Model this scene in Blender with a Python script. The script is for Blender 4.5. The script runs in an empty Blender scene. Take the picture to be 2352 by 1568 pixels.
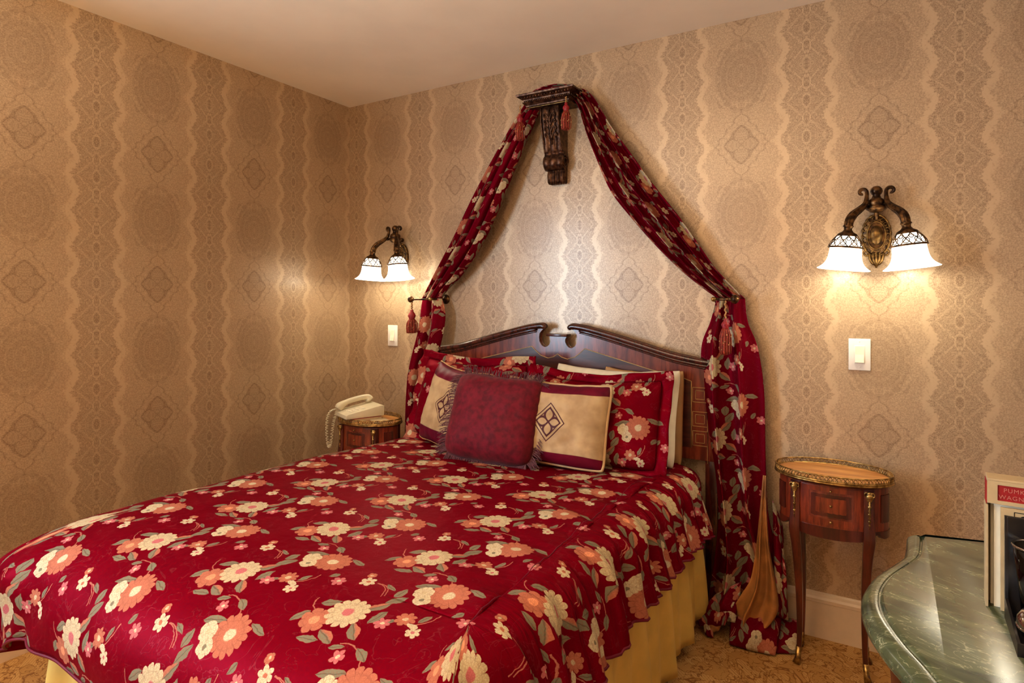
import bpy, bmesh, math, random
import numpy as np
from math import pi, sin, cos, radians
from mathutils import Vector, Matrix, noise as mnoise

random.seed(7)
S = bpy.context.scene
COL = S.collection

# ------------------------------------------------------------------ camera
cam_d = bpy.data.cameras.new('camera')
cam = bpy.data.objects.new('camera', cam_d)
COL.objects.link(cam)
cam.location = (2.674, -2.597, 1.296)
cam.rotation_euler = (pi / 2, 0, math.atan2(0.5113, 0.8592))
cam_d.sensor_width = 36
cam_d.lens = 1384 / 2352 * 36
cam_d.shift_y = -97 / 2352
cam_d.clip_start = 0.02
S.camera = cam

# ------------------------------------------------------------------ world, exposure
W = bpy.data.worlds.new('world')
S.world = W
W.use_nodes = True
W.node_tree.nodes['Background'].inputs[0].default_value = (0.75, 0.86, 1.0, 1)
W.node_tree.nodes['Background'].inputs[1].default_value = 1.0
S.view_settings.view_transform = 'Standard'
S.view_settings.look = 'None'
S.view_settings.gamma = 1
S.view_settings.use_curve_mapping = False
S.view_settings.exposure = 0.0

# ------------------------------------------------------------------ large lights
def area(name, loc, rot, sx, sy, power, col, spread=180):
    d = bpy.data.lights.new(name, 'AREA')
    d.shape = 'RECTANGLE'; d.size = sx; d.size_y = sy
    d.energy = power; d.color = col; d.spread = radians(spread)
    o = bpy.data.objects.new(name, d)
    o.location = loc; o.rotation_euler = rot
    COL.objects.link(o)
    return o
# daylight falling through the window in the left wall, behind the camera
area('window_daylight', (-0.03, -3.20, 1.45), (0, -pi / 2, 0), 1.25, 1.15, 104, (0.60, 0.80, 1.0))
# warm fill light added behind the camera, not a known lamp of the room
fill_l = bpy.data.lights.new('warm_fill_light', 'POINT')
fill_l.energy = 13; fill_l.color = (1.0, 0.56, 0.25); fill_l.shadow_soft_size = 0.16
fill_o = bpy.data.objects.new('warm_fill_light', fill_l)
fill_o.location = (1.7, -2.75, 1.66)
COL.objects.link(fill_o)
# second added fill, facing up to brighten the ceiling
area('ceiling_fill_uplight', (1.7, -2.75, 1.74), (pi, 0, 0), .4, .4, 100, (1.0, 0.82, 0.54))
SCONCE_W = 1.35
SCONCE_COL = (1.0, 0.92, 0.74)

# ------------------------------------------------------------------ node helper
class V:
    """wraps a socket so that expressions build Math nodes"""
    def __init__(s, g, sock): s.g = g; s.s = sock
    def _b(s, op, o, sw=False):
        n = s.g.nodes.new('ShaderNodeMath'); n.operation = op
        a, b = (o, s) if sw else (s, o)
        for i, q in enumerate((a, b)):
            if isinstance(q, V): s.g.links.new(q.s, n.inputs[i])
            else: n.inputs[i].default_value = q
        return V(s.g, n.outputs[0])
    def _u(s, op):
        n = s.g.nodes.new('ShaderNodeMath'); n.operation = op
        s.g.links.new(s.s, n.inputs[0]); return V(s.g, n.outputs[0])
    def __add__(s, o): return s._b('ADD', o)
    __radd__ = __add__
    def __sub__(s, o): return s._b('SUBTRACT', o)
    def __rsub__(s, o): return s._b('SUBTRACT', o, True)
    def __mul__(s, o): return s._b('MULTIPLY', o)
    __rmul__ = __mul__
    def __truediv__(s, o): return s._b('DIVIDE', o)
    def __pow__(s, o): return s._b('POWER', o)
    def lt(s, o): return s._b('LESS_THAN', o)
    def gt(s, o): return s._b('GREATER_THAN', o)
    def mx(s, o): return s._b('MAXIMUM', o)
    def mn(s, o): return s._b('MINIMUM', o)
    def atan2(s, o): return s._b('ARCTAN2', o)
    def abs(s): return s._u('ABSOLUTE')
    def sin(s): return s._u('SINE')
    def cos(s): return s._u('COSINE')
    def wrap(s, T):
        n = s.g.nodes.new('ShaderNodeMath'); n.operation = 'WRAP'
        s.g.links.new(s.s, n.inputs[0]); n.inputs[1].default_value = T / 2; n.inputs[2].default_value = -T / 2
        return V(s.g, n.outputs[0])
    def step(s, a, b):
        """smooth 0..1 between a and b"""
        n = s.g.nodes.new('ShaderNodeMapRange'); n.interpolation_type = 'SMOOTHSTEP'
        s.g.links.new(s.s, n.inputs[0]); n.inputs[1].default_value = a; n.inputs[2].default_value = b
        n.inputs[3].default_value = 0; n.inputs[4].default_value = 1
        if a > b:
            n.inputs[1].default_value = b; n.inputs[2].default_value = a
            n.inputs[3].default_value = 1; n.inputs[4].default_value = 0
        return V(s.g, n.outputs[0])

def xyz(g, x, y, z=0.0):
    n = g.nodes.new('ShaderNodeCombineXYZ')
    for i, q in enumerate((x, y, z)):
        if isinstance(q, V): g.links.new(q.s, n.inputs[i])
        else: n.inputs[i].default_value = q
    return V(g, n.outputs[0])
def sep(g, v):
    n = g.nodes.new('ShaderNodeSeparateXYZ'); g.links.new(v.s, n.inputs[0])
    return [V(g, o) for o in n.outputs]
def uvnode(g):
    n = g.nodes.new('ShaderNodeUVMap'); n.uv_map = 'UVMap'
    return V(g, n.outputs[0])
def objcoord(g):
    n = g.nodes.new('ShaderNodeTexCoord'); return V(g, n.outputs['Object'])
def noise(g, v, scale, detail=2, dist=0.0, rough=0.5, col=False):
    n = g.nodes.new('ShaderNodeTexNoise'); g.links.new(v.s, n.inputs['Vector'])
    n.inputs['Scale'].default_value = scale; n.inputs['Detail'].default_value = detail
    n.inputs['Distortion'].default_value = dist; n.inputs['Roughness'].default_value = rough
    return V(g, n.outputs[1 if col else 0])
def voro(g, v, scale, feature='F1', rnd=1.0):
    n = g.nodes.new('ShaderNodeTexVoronoi'); g.links.new(v.s, n.inputs['Vector'])
    n.feature = feature; n.inputs['Scale'].default_value = scale; n.inputs['Randomness'].default_value = rnd
    return V(g, n.outputs[0])
def mix(g, f, a, b):
    n = g.nodes.new('ShaderNodeMix'); n.data_type = 'RGBA'
    for i, q in ((0, f), (6, a), (7, b)):
        if isinstance(q, V): g.links.new(q.s, n.inputs[i])
        elif i == 0: n.inputs[0].default_value = q
        else: n.inputs[i].default_value = (*q[:3], 1)
    return V(g, n.outputs[2])
def vmath(g, op, a, b=None):
    n = g.nodes.new('ShaderNodeVectorMath'); n.operation = op
    g.links.new(a.s, n.inputs[0])
    if b is not None:
        if isinstance(b, V): g.links.new(b.s, n.inputs[1])
        else: n.inputs[1].default_value = b
    return n
def bump(g, h, strength=0.3, dist=0.002):
    n = g.nodes.new('ShaderNodeBump'); n.inputs['Strength'].default_value = strength
    n.inputs['Distance'].default_value = dist; g.links.new(h.s, n.inputs['Height'])
    return n.outputs[0]
def srgb(r, gr, b):
    f = lambda c: ((c / 255 + 0.055) / 1.055) ** 2.4 if c > 10 else c / 255 / 12.92
    return (f(r), f(gr), f(b))

def newmat(name):
    m = bpy.data.materials.new(name); m.use_nodes = True
    g = m.node_tree
    return m, g, g.nodes['Principled BSDF']
def setp(g, p, **k):
    names = dict(color='Base Color', rough='Roughness', metal='Metallic', spec='Specular IOR Level',
                 sheen='Sheen Weight', sheen_tint='Sheen Tint', sheen_rough='Sheen Roughness', coat='Coat Weight',
                 coat_rough='Coat Roughness', trans='Transmission Weight', emit='Emission Color', estr='Emission Strength',
                 normal='Normal', tint='Specular Tint', ior='IOR', alpha='Alpha')
    for a, v in k.items():
        i = p.inputs[names[a]]
        if isinstance(v, V): g.links.new(v.s, i)
        elif isinstance(v, bpy.types.NodeSocket): g.links.new(v, i)
        elif isinstance(v, tuple): i.default_value = (*v[:3], 1)
        else: i.default_value = v

MATS = {}
def simple(name, color, rough=0.5, metal=0.0, var=0.12, scale=30, bmp=0.0, **k):
    """plain procedural material: base colour broken up by noise"""
    if name in MATS: return MATS[name]
    m, g, p = newmat(name)
    n = noise(g, objcoord(g), scale, 4)
    dk = tuple(c * (1 - var * 2) for c in color); lt = tuple(min(1, c * (1 + var)) for c in color)
    setp(g, p, color=mix(g, n.step(0.3, 0.7), dk, lt), rough=rough, metal=metal, **k)
    if bmp: setp(g, p, normal=bump(g, n, bmp))
    MATS[name] = m
    return m

# ------------------------------------------------------------------ wallpaper
def wallpaper():
    m, g, p = newmat('damask_wallpaper')
    u, v, _ = sep(g, uvnode(g))
    P, Q = 0.4808, 0.567
    un = (u - 0.056).wrap(P).abs()              # 0 on the narrow column axis
    um = P / 2 - un                             # 0 on the medallion column axis
    vm = (v - 1.361).wrap(Q).abs()              # 0 at the quatrefoil, Q/2 at the round medallion
    vb = Q / 2 - vm
    mir = xyz(g, un, vm, 0.0)
    n1 = noise(g, mir, 95, 3, 1.2)
    ridg = (noise(g, mir, 120, 1, 1.5) - 0.5).abs().step(0.085, 0.02)
    n2 = noise(g, mir, 38, 2, 0.8)
    n3 = noise(g, mir, 210, 1, 0.5)
    # narrow column: spiky leaf edge repeating four times per pattern repeat
    tri = (v - 1.361).wrap(Q / 4).abs() * (4 / Q * 2)     # 0..1
    edge = 0.058 + (1 - tri) * 0.034 + (n1 - 0.5) * 0.05 + (n2 - .5) * .03
    narrow = (edge - un).step(-0.003, 0.004)
    # boundary of the broad medallion ground
    edge2 = 0.066 + (1 - tri) * 0.034 + (n1 - 0.5) * 0.06 + (n2 - .5) * .04
    broad = (un - edge2 - 0.008).step(-0.006, 0.02)
    # round medallion with scalloped outline
    rb = ((um * um) / (0.105 ** 2) + (vb * vb) / (0.145 ** 2)) ** 0.5
    ang = um.atan2(vb)
    blob = (1.0 + (ang * 10).cos() * 0.05 + (n2 - 0.5) * 1.3 + (n1 - 0.5) * 0.8 - rb).step(-0.12, 0.22)
    rings = ((rb * 26).sin()).step(0.2, 0.9) * blob
    # quatrefoil
    pv = 1 - ((um / 0.034).abs() + ((vm - 0.038) / 0.040) ** 2)
    ph = 1 - ((vm / 0.030).abs() + ((um - 0.034) / 0.034) ** 2)
    quat = pv.mx(ph)
    qline = quat.abs().step(0.30, 0.12)
    qfill = quat.step(-0.02, 0.08)
    dia = (um / 0.105 + vm / 0.135 - 1 + (vm * 160).sin() * 0.05).abs().step(0.055, 0.02)
    # central chain of the narrow column
    ch = 1 - ((un / 0.014) ** 2 + (((v - 1.361).wrap(Q / 8)) / 0.026) ** 2)
    chl = ch.abs().step(0.5, 0.15)
    chf = ch.step(0, 0.3)
    xx = (un - ((v - 1.361 + Q / 8).wrap(Q / 4)).abs() * 0.9 - 0.006).abs().step(0.006, 0.002) * narrow
    fil = n1.step(0.44, 0.56)
    fil2 = n3.step(0.42, 0.58)
    # tone: 1 = light ground, 0 = darkest print
    t_n = 0.34 + ridg * 0.30 + fil * 0.10 + fil2 * 0.16 - chf * 0.10 + chl * 0.20 + xx * 0.14
    t_b = 0.50 + ridg * 0.16 + fil * 0.04 + fil2 * 0.20
    t_b2 = t_b * (1 - blob * 0.24) + rings * 0.06
    t_b3 = t_b2 * (1 - qfill * 0.16) - qline * 0.20 - dia * 0.16
    tone = (0.98 * (1 - broad) + t_b3 * broad)
    tone = tone * (1 - narrow) + t_n * narrow
    speck = noise(g, xyz(g, u, v), 700, 1)
    tone = tone + (speck - 0.5) * 0.34
    c = mix(g, tone.step(0.0, 1.1), srgb(120, 90, 64), srgb(202, 174, 140))
    setp(g, p, color=c, rough=0.44 - tone * 0.06, metal=0.20 + tone * 0.16, spec=0.5, coat=0.5, coat_rough=0.24,
         normal=bump(g, noise(g, xyz(g, u, v), 260, 2), 0.12, 0.001))
    return m

# ------------------------------------------------------------------ floral brocade
TX, TY = 0.350, 0.284
def floral_group():
    g = bpy.data.node_groups.new('floral_pattern', 'ShaderNodeTree')
    g.interface.new_socket('UV', in_out='INPUT', socket_type='NodeSocketVector')
    g.interface.new_socket('Color', in_out='OUTPUT', socket_type='NodeSocketColor')
    g.interface.new_socket('Mask', in_out='OUTPUT', socket_type='NodeSocketFloat')
    gi = g.nodes.new('NodeGroupInput'); go = g.nodes.new('NodeGroupOutput')
    uv0 = V(g, gi.outputs[0])
    # small wobble so that the outlines look woven
    wob = noise(g, uv0, 60, 2, col=True)
    w = vmath(g, 'SUBTRACT', wob, (0.5, 0.5, 0.5)); ws = g.nodes.new('ShaderNodeVectorMath'); ws.operation = 'SCALE'
    g.links.new(w.outputs[0], ws.inputs[0]); ws.inputs['Scale'].default_value = 0.010
    uvw = V(g, vmath(g, 'ADD', uv0, V(g, ws.outputs[0])).outputs[0])
    thread = noise(g, uv0, 420, 1)
    ux, uy, _ = sep(g, uv0)
    GREEN = srgb(112, 118, 96); ORANGE = srgb(178, 106, 82); CREAM = srgb(198, 184, 146); PINK = srgb(190, 104, 108)
    WHITE = srgb(208, 196, 160)
    st = {'c': None, 'm': None}
    def local(cx, cy, rot=0):
        src = st.get('uv', uvw)
        a = vmath(g, 'SUBTRACT', src, (cx, cy, 0))
        b = vmath(g, 'WRAP', V(g, a.outputs[0])); b.inputs[1].default_value = (TX / 2, TY / 2, 1); b.inputs[2].default_value = (-TX / 2, -TY / 2, -1)
        o = V(g, b.outputs[0])
        if rot:
            r = g.nodes.new('ShaderNodeVectorRotate'); r.rotation_type = 'Z_AXIS'
            g.links.new(o.s, r.inputs[0]); r.inputs['Angle'].default_value = -radians(rot); o = V(g, r.outputs[0])
        return o
    def put(mask, colr):
        if st['c'] is None:
            st['c'] = mix(g, 1.0, (0, 0, 0), colr) if not isinstance(colr, V) else colr
            st['m'] = mask
        else:
            st['c'] = mix(g, mask, st['c'], colr)
            st['m'] = st['m'].mx(mask)
        # the next element waits for this one (keeps the shader's stack small)
        k = g.nodes.new('ShaderNodeVectorMath'); k.operation = 'MULTIPLY_ADD'
        g.links.new(st['m'].s, k.inputs[0]); k.inputs[1].default_value = (1e-7, 1e-7, 0)
        g.links.new(uvw.s, k.inputs[2]); k2 = g.nodes.new('ShaderNodeVectorMath'); k2.operation = 'MULTIPLY_ADD'
        g.links.new(st['c'].s, k2.inputs[0]); k2.inputs[1].default_value = (1e-7, 1e-7, 0)
        g.links.new(k.outputs[0], k2.inputs[2]); st['uv'] = V(g, k2.outputs[0])
    def leaf(cx, cy, L, Wd, rot, c1=GREEN, c2=None):
        x, y, _ = sep(g, local(cx, cy, rot))
        q = 1 - (x / L) ** 2
        lim = q * Wd
        mask = (lim - y.abs()).step(-0.0006, 0.0008)
        rib = y.abs().step(0.0004, 0.0018)
        if c2: c = mix(g, (y / Wd).step(-0.1, 0.5), c1, c2)
        else: c = c1
        put(mask, mix(g, rib, tuple(k * 0.55 for k in c1), c))
    def flower(cx, cy, R, n, colr, core, rc=0.26, depth=0.2, off=0.0, sq=1.0):
        x, y, _ = sep(g, local(cx, cy, off))
        if sq != 1.0: y = y * sq
        d = (x * x + y * y) ** 0.5
        a = y.atan2(x)
        pc = (a * (n / 2)).cos().abs()
        lim = R * (1 - depth) + (pc ** 0.6) * (R * depth)
        mask = (lim - d).step(-0.0006, 0.0010)
        seam = pc.step(0.30, 0.08) * (d / R).step(0.3, 0.7)
        inner = ((d / R - 0.62 - pc * 0.06).abs()).step(0.05, 0.015) * 0.5
        dark = tuple(k * 0.62 for k in colr)
        c = mix(g, seam.mx(inner) * 0.8, colr, dark)
        c = mix(g, (d / R).step(rc + 0.05, rc - 0.03), c, core)
        put(mask, c)
    def arc(cx, cy, r, wd, a0, a1, colr=PINK):
        x, y, _ = sep(g, local(cx, cy))
        d = (x * x + y * y) ** 0.5
        line = (d - r).abs().step(wd, wd * 0.4)
        mid = radians((a0 + a1) / 2); half = radians(abs(a1 - a0) / 2)
        dt = (x * cos(mid) + y * sin(mid)) / (d + 1e-5)
        put(line * dt.gt(cos(half)) * 0.75, colr)
    ST = srgb(190, 120, 100)
    # faint outline drawing in the ground
    arc(0.075, -0.130, 0.062, 0.0020, 20, 110, ST)
    arc(-0.020, -0.210, 0.045, 0.0018, 10, 100, ST)
    arc(-0.028, -0.212, 0.046, 0.0015, 5, 90, ST)
    arc(0.120, -0.205, 0.060, 0.0018, -80, 0, ST)
    arc(-0.06, 0.01, 0.035, 0.0018, 180, 290, ST)
    # leaves
    leaf(-0.088, -0.048, .022, .010, 60); leaf(-0.058, 0.010, .024, .011, 35)
    leaf(0.010, -0.070, .026, .012, -20, GREEN, ORANGE); leaf(-0.022, -0.088, .026, .009, 10)
    leaf(0.056, -0.040, .026, .013, -45, GREEN, ORANGE); leaf(0.044, 0.040, .030, .012, 50, GREEN, ORANGE)
    leaf(0.070, 0.012, .026, .011, 80)
    leaf(0.113, -0.078, .020, .010, -30); leaf(0.053, -0.082, .017, .007, 20)
    leaf(0.085, -0.128, .032, .010, 18); leaf(0.050, -0.178, .020, .011, 80); leaf(0.062, -0.205, .026, .012, 55)
    leaf(0.205, -0.110, .026, .009, -15)
    leaf(0.012, -0.168, .020, .006, -25); leaf(-0.140, -0.188, .014, .008, 60)
    leaf(0.160, -0.232, .018, .007, 70); leaf(0.100, -0.270, .016, .006, 20)
    # flowers
    flower(-0.048, -0.046, .034, 7, ORANGE, srgb(232, 150, 110), 0.3, 0.25, 20)
    flower(0.0, 0.0, .047, 13, CREAM, PINK, 0.27, 0.20)
    flower(0.150, -0.140, .047, 14, ORANGE, WHITE, 0.27, 0.20, 10)
    flower(0.092, -0.152, .023, 5, WHITE, CREAM, 0.3, 0.12, 30); flower(0.108, -0.180, .021, 5, WHITE, GREEN, 0.25, 0.12, 0)
    flower(0.072, -0.098, .015, 5, PINK, WHITE, 0.25, 0.5, 10)
    flower(-0.052, -0.172, .020, 6, WHITE, ORANGE, 0.25, 0.45); flower(-0.066, -0.145, .012, 5, ORANGE, CREAM, 0.3, 0.2)
    flower(-0.112, -0.205, .018, 6, PINK, WHITE, 0.22, 0.5, 25)
    flower(0.125, -0.250, .023, 8, ORANGE, CREAM, 0.25, 0.4); flower(0.152, -0.262, .013, 4, WHITE, CREAM, 0.2, 0.1, 0, 1.8)
    flower(0.166, -0.238 - 0.04, .017, 6, WHITE, PINK, 0.25, 0.4); flower(0.092, -0.282, .018, 6, PINK, WHITE, 0.25, 0.5, 15)
    cells = voro(g, V(g, st['uv'].s), 210, 'DISTANCE_TO_EDGE')
    stitch = cells.step(0.16, 0.04) * 0.42
    c = mix(g, (thread.step(0.35, 0.65) * 0.25).mx(stitch), st['c'], (0.26, 0.07, 0.045))
    g.links.new(c.s, go.inputs[0]); g.links.new(st['m'].s, go.inputs[1])
    return g
FLORAL = floral_group()

def brocade(name='floral_brocade', wrinkle=False, base=(0.155, 0.0008, 0.007), gold=1.0):
    m, g, p = newmat(name)
    uv = uvnode(g)
    gn = g.nodes.new('ShaderNodeGroup'); gn.node_tree = FLORAL
    g.links.new(uv.s, gn.inputs[0])
    col, mask = V(g, gn.outputs[0]), V(g, gn.outputs[1])
    # faint tone-on-tone vine outlines
    n = noise(g, uv, 13, 3, 1.5)
    vine = (n - 0.5).abs().step(0.010, 0.003) * 0.18
    b = mix(g, vine, base, tuple(min(1, c * 1.5 + 0.06) for c in base))
    sat = noise(g, uv, 9, 3)
    b = mix(g, sat.step(0.35, 0.7) * 0.35, b, tuple(c * 0.72 for c in base))
    hgt = noise(g, uv, 26, 3) * 2.0
    if wrinkle:   # gathers running down the side panel from the seam
        uu, vv, _ = sep(g, uv)
        wr = noise(g, xyz(g, uu * 3.5, vv * 26), 1.0, 3, 0.6) * 14 + noise(g, xyz(g, uu * 9, vv * 60), 1.0, 2, 0.4) * 5
        hgt = hgt + wr * uu.step(1.90, 2.08) * vv.step(-1.75, -1.55)
    setp(g, p, color=mix(g, mask, b, col), rough=0.42 + mask * 0.25, spec=0.5, ior=1.06, metal=0.2 - mask * 0.2, sheen=0.0,
         sheen_tint=(1.0, 0.25, 0.35), sheen_rough=0.35, tint=(1.0, 0.30, 0.50),
         normal=bump(g, hgt, 0.6 if wrinkle else 0.25, 0.0012))
    return m

# ------------------------------------------------------------------ other materials
def carpet_mat():
    m, g, p = newmat('patterned_carpet')
    v = objcoord(g); x, y, z = sep(g, v)
    n = noise(g, v, 9, 2, 2.4)
    scroll = (n - 0.5).abs().step(0.020, 0.008)
    n2 = noise(g, v, 17, 2, 1.6)
    sc2 = (n2 - 0.52).abs().step(0.018, 0.008)
    field = n.step(0.52, 0.56)
    hatch = ((x + y) * 480).sin().step(0.1, 0.8) * 0.5
    pile = noise(g, v, 500, 2)
    c = mix(g, field, srgb(196, 146, 84), srgb(214, 166, 102))
    c = mix(g, hatch * field, c, srgb(170, 118, 62))
    c = mix(g, scroll.mx(sc2) * 0.8, c, srgb(130, 80, 42))
    c = mix(g, pile.step(0.3, 0.7) * 0.3, c, srgb(120, 80, 44))
    setp(g, p, color=c, rough=0.95, spec=0.1, normal=bump(g, pile, 0.6, 0.004))
    return m
def wood(name, dark, light, rough=0.25, scale=1.0, axis=2, coat=0.3):
    if name in MATS: return MATS[name]
    m, g, p = newmat(name)
    x, y, z = sep(g, objcoord(g))
    s = [14.0, 14.0, 14.0]; s[axis] = 1.6
    v = xyz(g, x * s[0] * scale, y * s[1] * scale, z * s[2] * scale)
    n = noise(g, v, 3.0, 5, 0.6)
    n2 = noise(g, v, 18.0, 3)
    c = mix(g, n.step(0.3, 0.7), dark, light)
    c = mix(g, n2.step(0.45, 0.75) * 0.45, c, tuple(k * 0.5 for k in dark))
    setp(g, p, color=c, rough=rough, coat=coat, coat_rough=0.15)
    MATS[name] = m
    return m
def marble_mat():
    m, g, p = newmat('green_marble')
    v = objcoord(g)
    x, y, z = sep(g, v)
    vv = xyz(g, x * 2.2, y * 5.0 + x * 2.0, z * 4)
    n = noise(g, vv, 2.2, 5, 1.8)
    n2 = noise(g, vv, 5.0, 6, 2.5)
    veins = (n2 - 0.5).abs().step(0.016, 0.002) * n.step(0.42, 0.62)
    c = mix(g, n.step(0.3, 0.7), srgb(40, 48, 34), srgb(84, 90, 62))
    c = mix(g, veins * 0.6, c, srgb(170, 170, 136))
    setp(g, p, color=c, rough=0.2, spec=0.5)
    return m
def metal_bronze(name, dark, light, rough=0.35):
    m, g, p = newmat(name)
    v = objcoord(g)
    n = noise(g, v, 60, 4)
    setp(g, p, color=mix(g, n.step(0.35, 0.7), dark, light), rough=rough, metal=0.85, normal=bump(g, noise(g, v, 160, 2), 0.25, 0.001))
    return m

M_WALL = wallpaper()
M_FLORAL = brocade()
M_QUILT = brocade('floral_comforter_brocade', True)
M_DRAPE = brocade('floral_drape_brocade', False, (0.13, 0.0012, 0.008))
M_CARPET = carpet_mat()
M_CEIL = simple('ceiling_plaster', srgb(236, 222, 204), 0.9, var=0.02, scale=4)
M_TRIM = simple('cream_trim_paint', srgb(222, 196, 166), 0.4, var=0.02)
M_MAHOG = wood('dark_mahogany', srgb(44, 14, 10), srgb(86, 34, 22), 0.22)
M_MAHOGX = wood('red_mahogany_veneer', srgb(84, 30, 20), srgb(132, 58, 38), 0.25, axis=2)
M_MAHOGD = wood('dark_mahogany_panel', srgb(54, 24, 18), srgb(84, 42, 32), 0.3, axis=0)  # darker brown wood of the headboard inlay
M_STRING = simple('pale_stringing', srgb(196, 160, 96), 0.4)
M_ROSE = wood('striped_rosewood', srgb(82, 24, 12), srgb(138, 54, 28), 0.28, scale=1.6, axis=2)
M_ROSED = wood('dark_rosewood', srgb(52, 14, 10), srgb(92, 32, 20), 0.28, axis=2)
M_BURR = wood('honey_burr_top', srgb(168, 100, 40), srgb(214, 150, 78), 0.3, scale=0.6, axis=0)
M_BRASS = metal_bronze('old_brass', srgb(120, 88, 44), srgb(196, 158, 92), 0.32)
M_OLDGOLD = metal_bronze('darkened_gilt', srgb(84, 60, 34), srgb(156, 122, 70), 0.34)
M_BRONZE = metal_bronze('antique_bronze', srgb(46, 30, 20), srgb(120, 84, 48), 0.36)
M_CORBEL = metal_bronze('dark_carved_bronze', srgb(52, 30, 22), srgb(112, 78, 58), 0.42)
M_SHEET = simple('white_cotton', srgb(236, 226, 200), 0.8, var=0.03)
M_TANF = simple('tan_satin', srgb(170, 130, 84), 0.45, var=0.06, scale=12)
M_GOLDF = simple('gold_satin', srgb(196, 160, 112), 0.38, var=0.05, scale=14, bmp=0.1)
M_BURG = simple('burgundy_satin', (0.13, 0.004, 0.016), 0.5, var=0.1, scale=20, bmp=0.1, spec=0.2)
M_VELVET = simple('burgundy_velvet', (0.13, 0.002, 0.010), 0.7, var=0.2, scale=45, bmp=0.2, spec=0.2, sheen=0.06)
M_FRINGE = simple('plum_fringe', srgb(104, 54, 60), 0.7, var=0.2, scale=80)
M_CORD = simple('gold_cord', srgb(190, 140, 84), 0.5, var=0.2, scale=120)
M_TASSEL = simple('rust_tassel_thread', srgb(158, 54, 32), 0.6, var=0.25, scale=200)
M_TASSELR = simple('crimson_tassel_thread', srgb(150, 20, 30), 0.5, var=0.2, scale=200)
M_SKIRT = simple('cream_skirt_cloth', srgb(214, 178, 90), 0.7, var=0.06, scale=10)
M_LINING = simple('gold_lining', srgb(170, 112, 60), 0.42, var=0.22, scale=14, bmp=0.1)
M_PLASTIC = simple('cream_plastic', srgb(216, 204, 172), 0.4, var=0.02)
M_SWITCH = simple('white_plastic', srgb(236, 226, 214), 0.35, var=0.01)
M_BLACK = simple('black_tray_lacquer', srgb(26, 22, 22), 0.3, var=0.1)
M_PAPER = simple('cream_paper', srgb(184, 160, 120), 0.7, var=0.05)
M_RED = simple('red_card', srgb(150, 14, 22), 0.5, var=0.05)
M_GREENM = marble_mat()

# ------------------------------------------------------------------ mesh helpers
def link(name, me, mat, parent=None, smooth=True):
    o = bpy.data.objects.new(name, me)
    COL.objects.link(o)
    if mat is not None and len(me.materials) == 0: me.materials.append(mat)
    if smooth:
        for f in me.polygons: f.use_smooth = True
    if parent is not None: o.parent = parent
    return o
def obj(name, bm, mat, parent=None, smooth=True, sharp=None):
    bmesh.ops.recalc_face_normals(bm, faces=bm.faces)
    me = bpy.data.meshes.new(name); bm.to_mesh(me); bm.free()
    o = link(name, me, mat, parent, smooth)
    if smooth and sharp is not None:
        try: me.set_sharp_from_angle(angle=radians(sharp))
        except Exception: pass
    return o
def thing(name, label, cat, loc=(0, 0, 0), rotz=0, group=None):
    o = bpy.data.objects.new(name, None); COL.objects.link(o)
    o.location = loc; o.rotation_euler = (0, 0, rotz)
    o.empty_display_size = 0.05
    return tag(o, label, cat, group)
def tag(o, label, cat, group=None):
    o['label'] = label; o['category'] = cat
    if group: o['group'] = group
    return o
def struct(o):
    o['kind'] = 'structure'; return o
def copy_tree(o, parent=None):
    c = o.copy(); COL.objects.link(c)
    if parent is not None: c.parent = parent
    for ch in list(o.children): copy_tree(ch, c)
    return c

def box(bm, x0, x1, y0, y1, z0, z1, bev=0.0, mat=0, M=None):
    vs = [bm.verts.new((x, y, z)) for x in (x0, x1) for y in (y0, y1) for z in (z0, z1)]
    idx = [(0, 1, 3, 2), (4, 6, 7, 5), (0, 4, 5, 1), (2, 3, 7, 6), (0, 2, 6, 4), (1, 5, 7, 3)]
    fs = [bm.faces.new([vs[i] for i in f]) for f in idx]
    for f in fs: f.material_index = mat
    if M is not None: bmesh.ops.transform(bm, matrix=M, verts=vs)
    if bev:
        es = list({e for f in fs for e in f.edges})
        bmesh.ops.bevel(bm, geom=es, offset=bev, segments=2, profile=0.5, affect='EDGES')
def crom(pts, n=8, closed=False):
    """catmull-rom through tuples of any length"""
    P = [np.array(p, float) for p in pts]; out = []
    m = len(P)
    rng = range(m if closed else m - 1)
    for i in rng:
        if closed: a, b, c, d = P[i - 1], P[i], P[(i + 1) % m], P[(i + 2) % m]
        else: a, b, c, d = P[max(i - 1, 0)], P[i], P[i + 1], P[min(i + 2, m - 1)]
        for k in range(n):
            t = k / n
            out.append(0.5 * ((2 * b) + (-a + c) * t + (2 * a - 5 * b + 4 * c - d) * t * t + (-a + 3 * b - 3 * c + d) * t ** 3))
    if not closed: out.append(P[-1])
    return out
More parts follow.
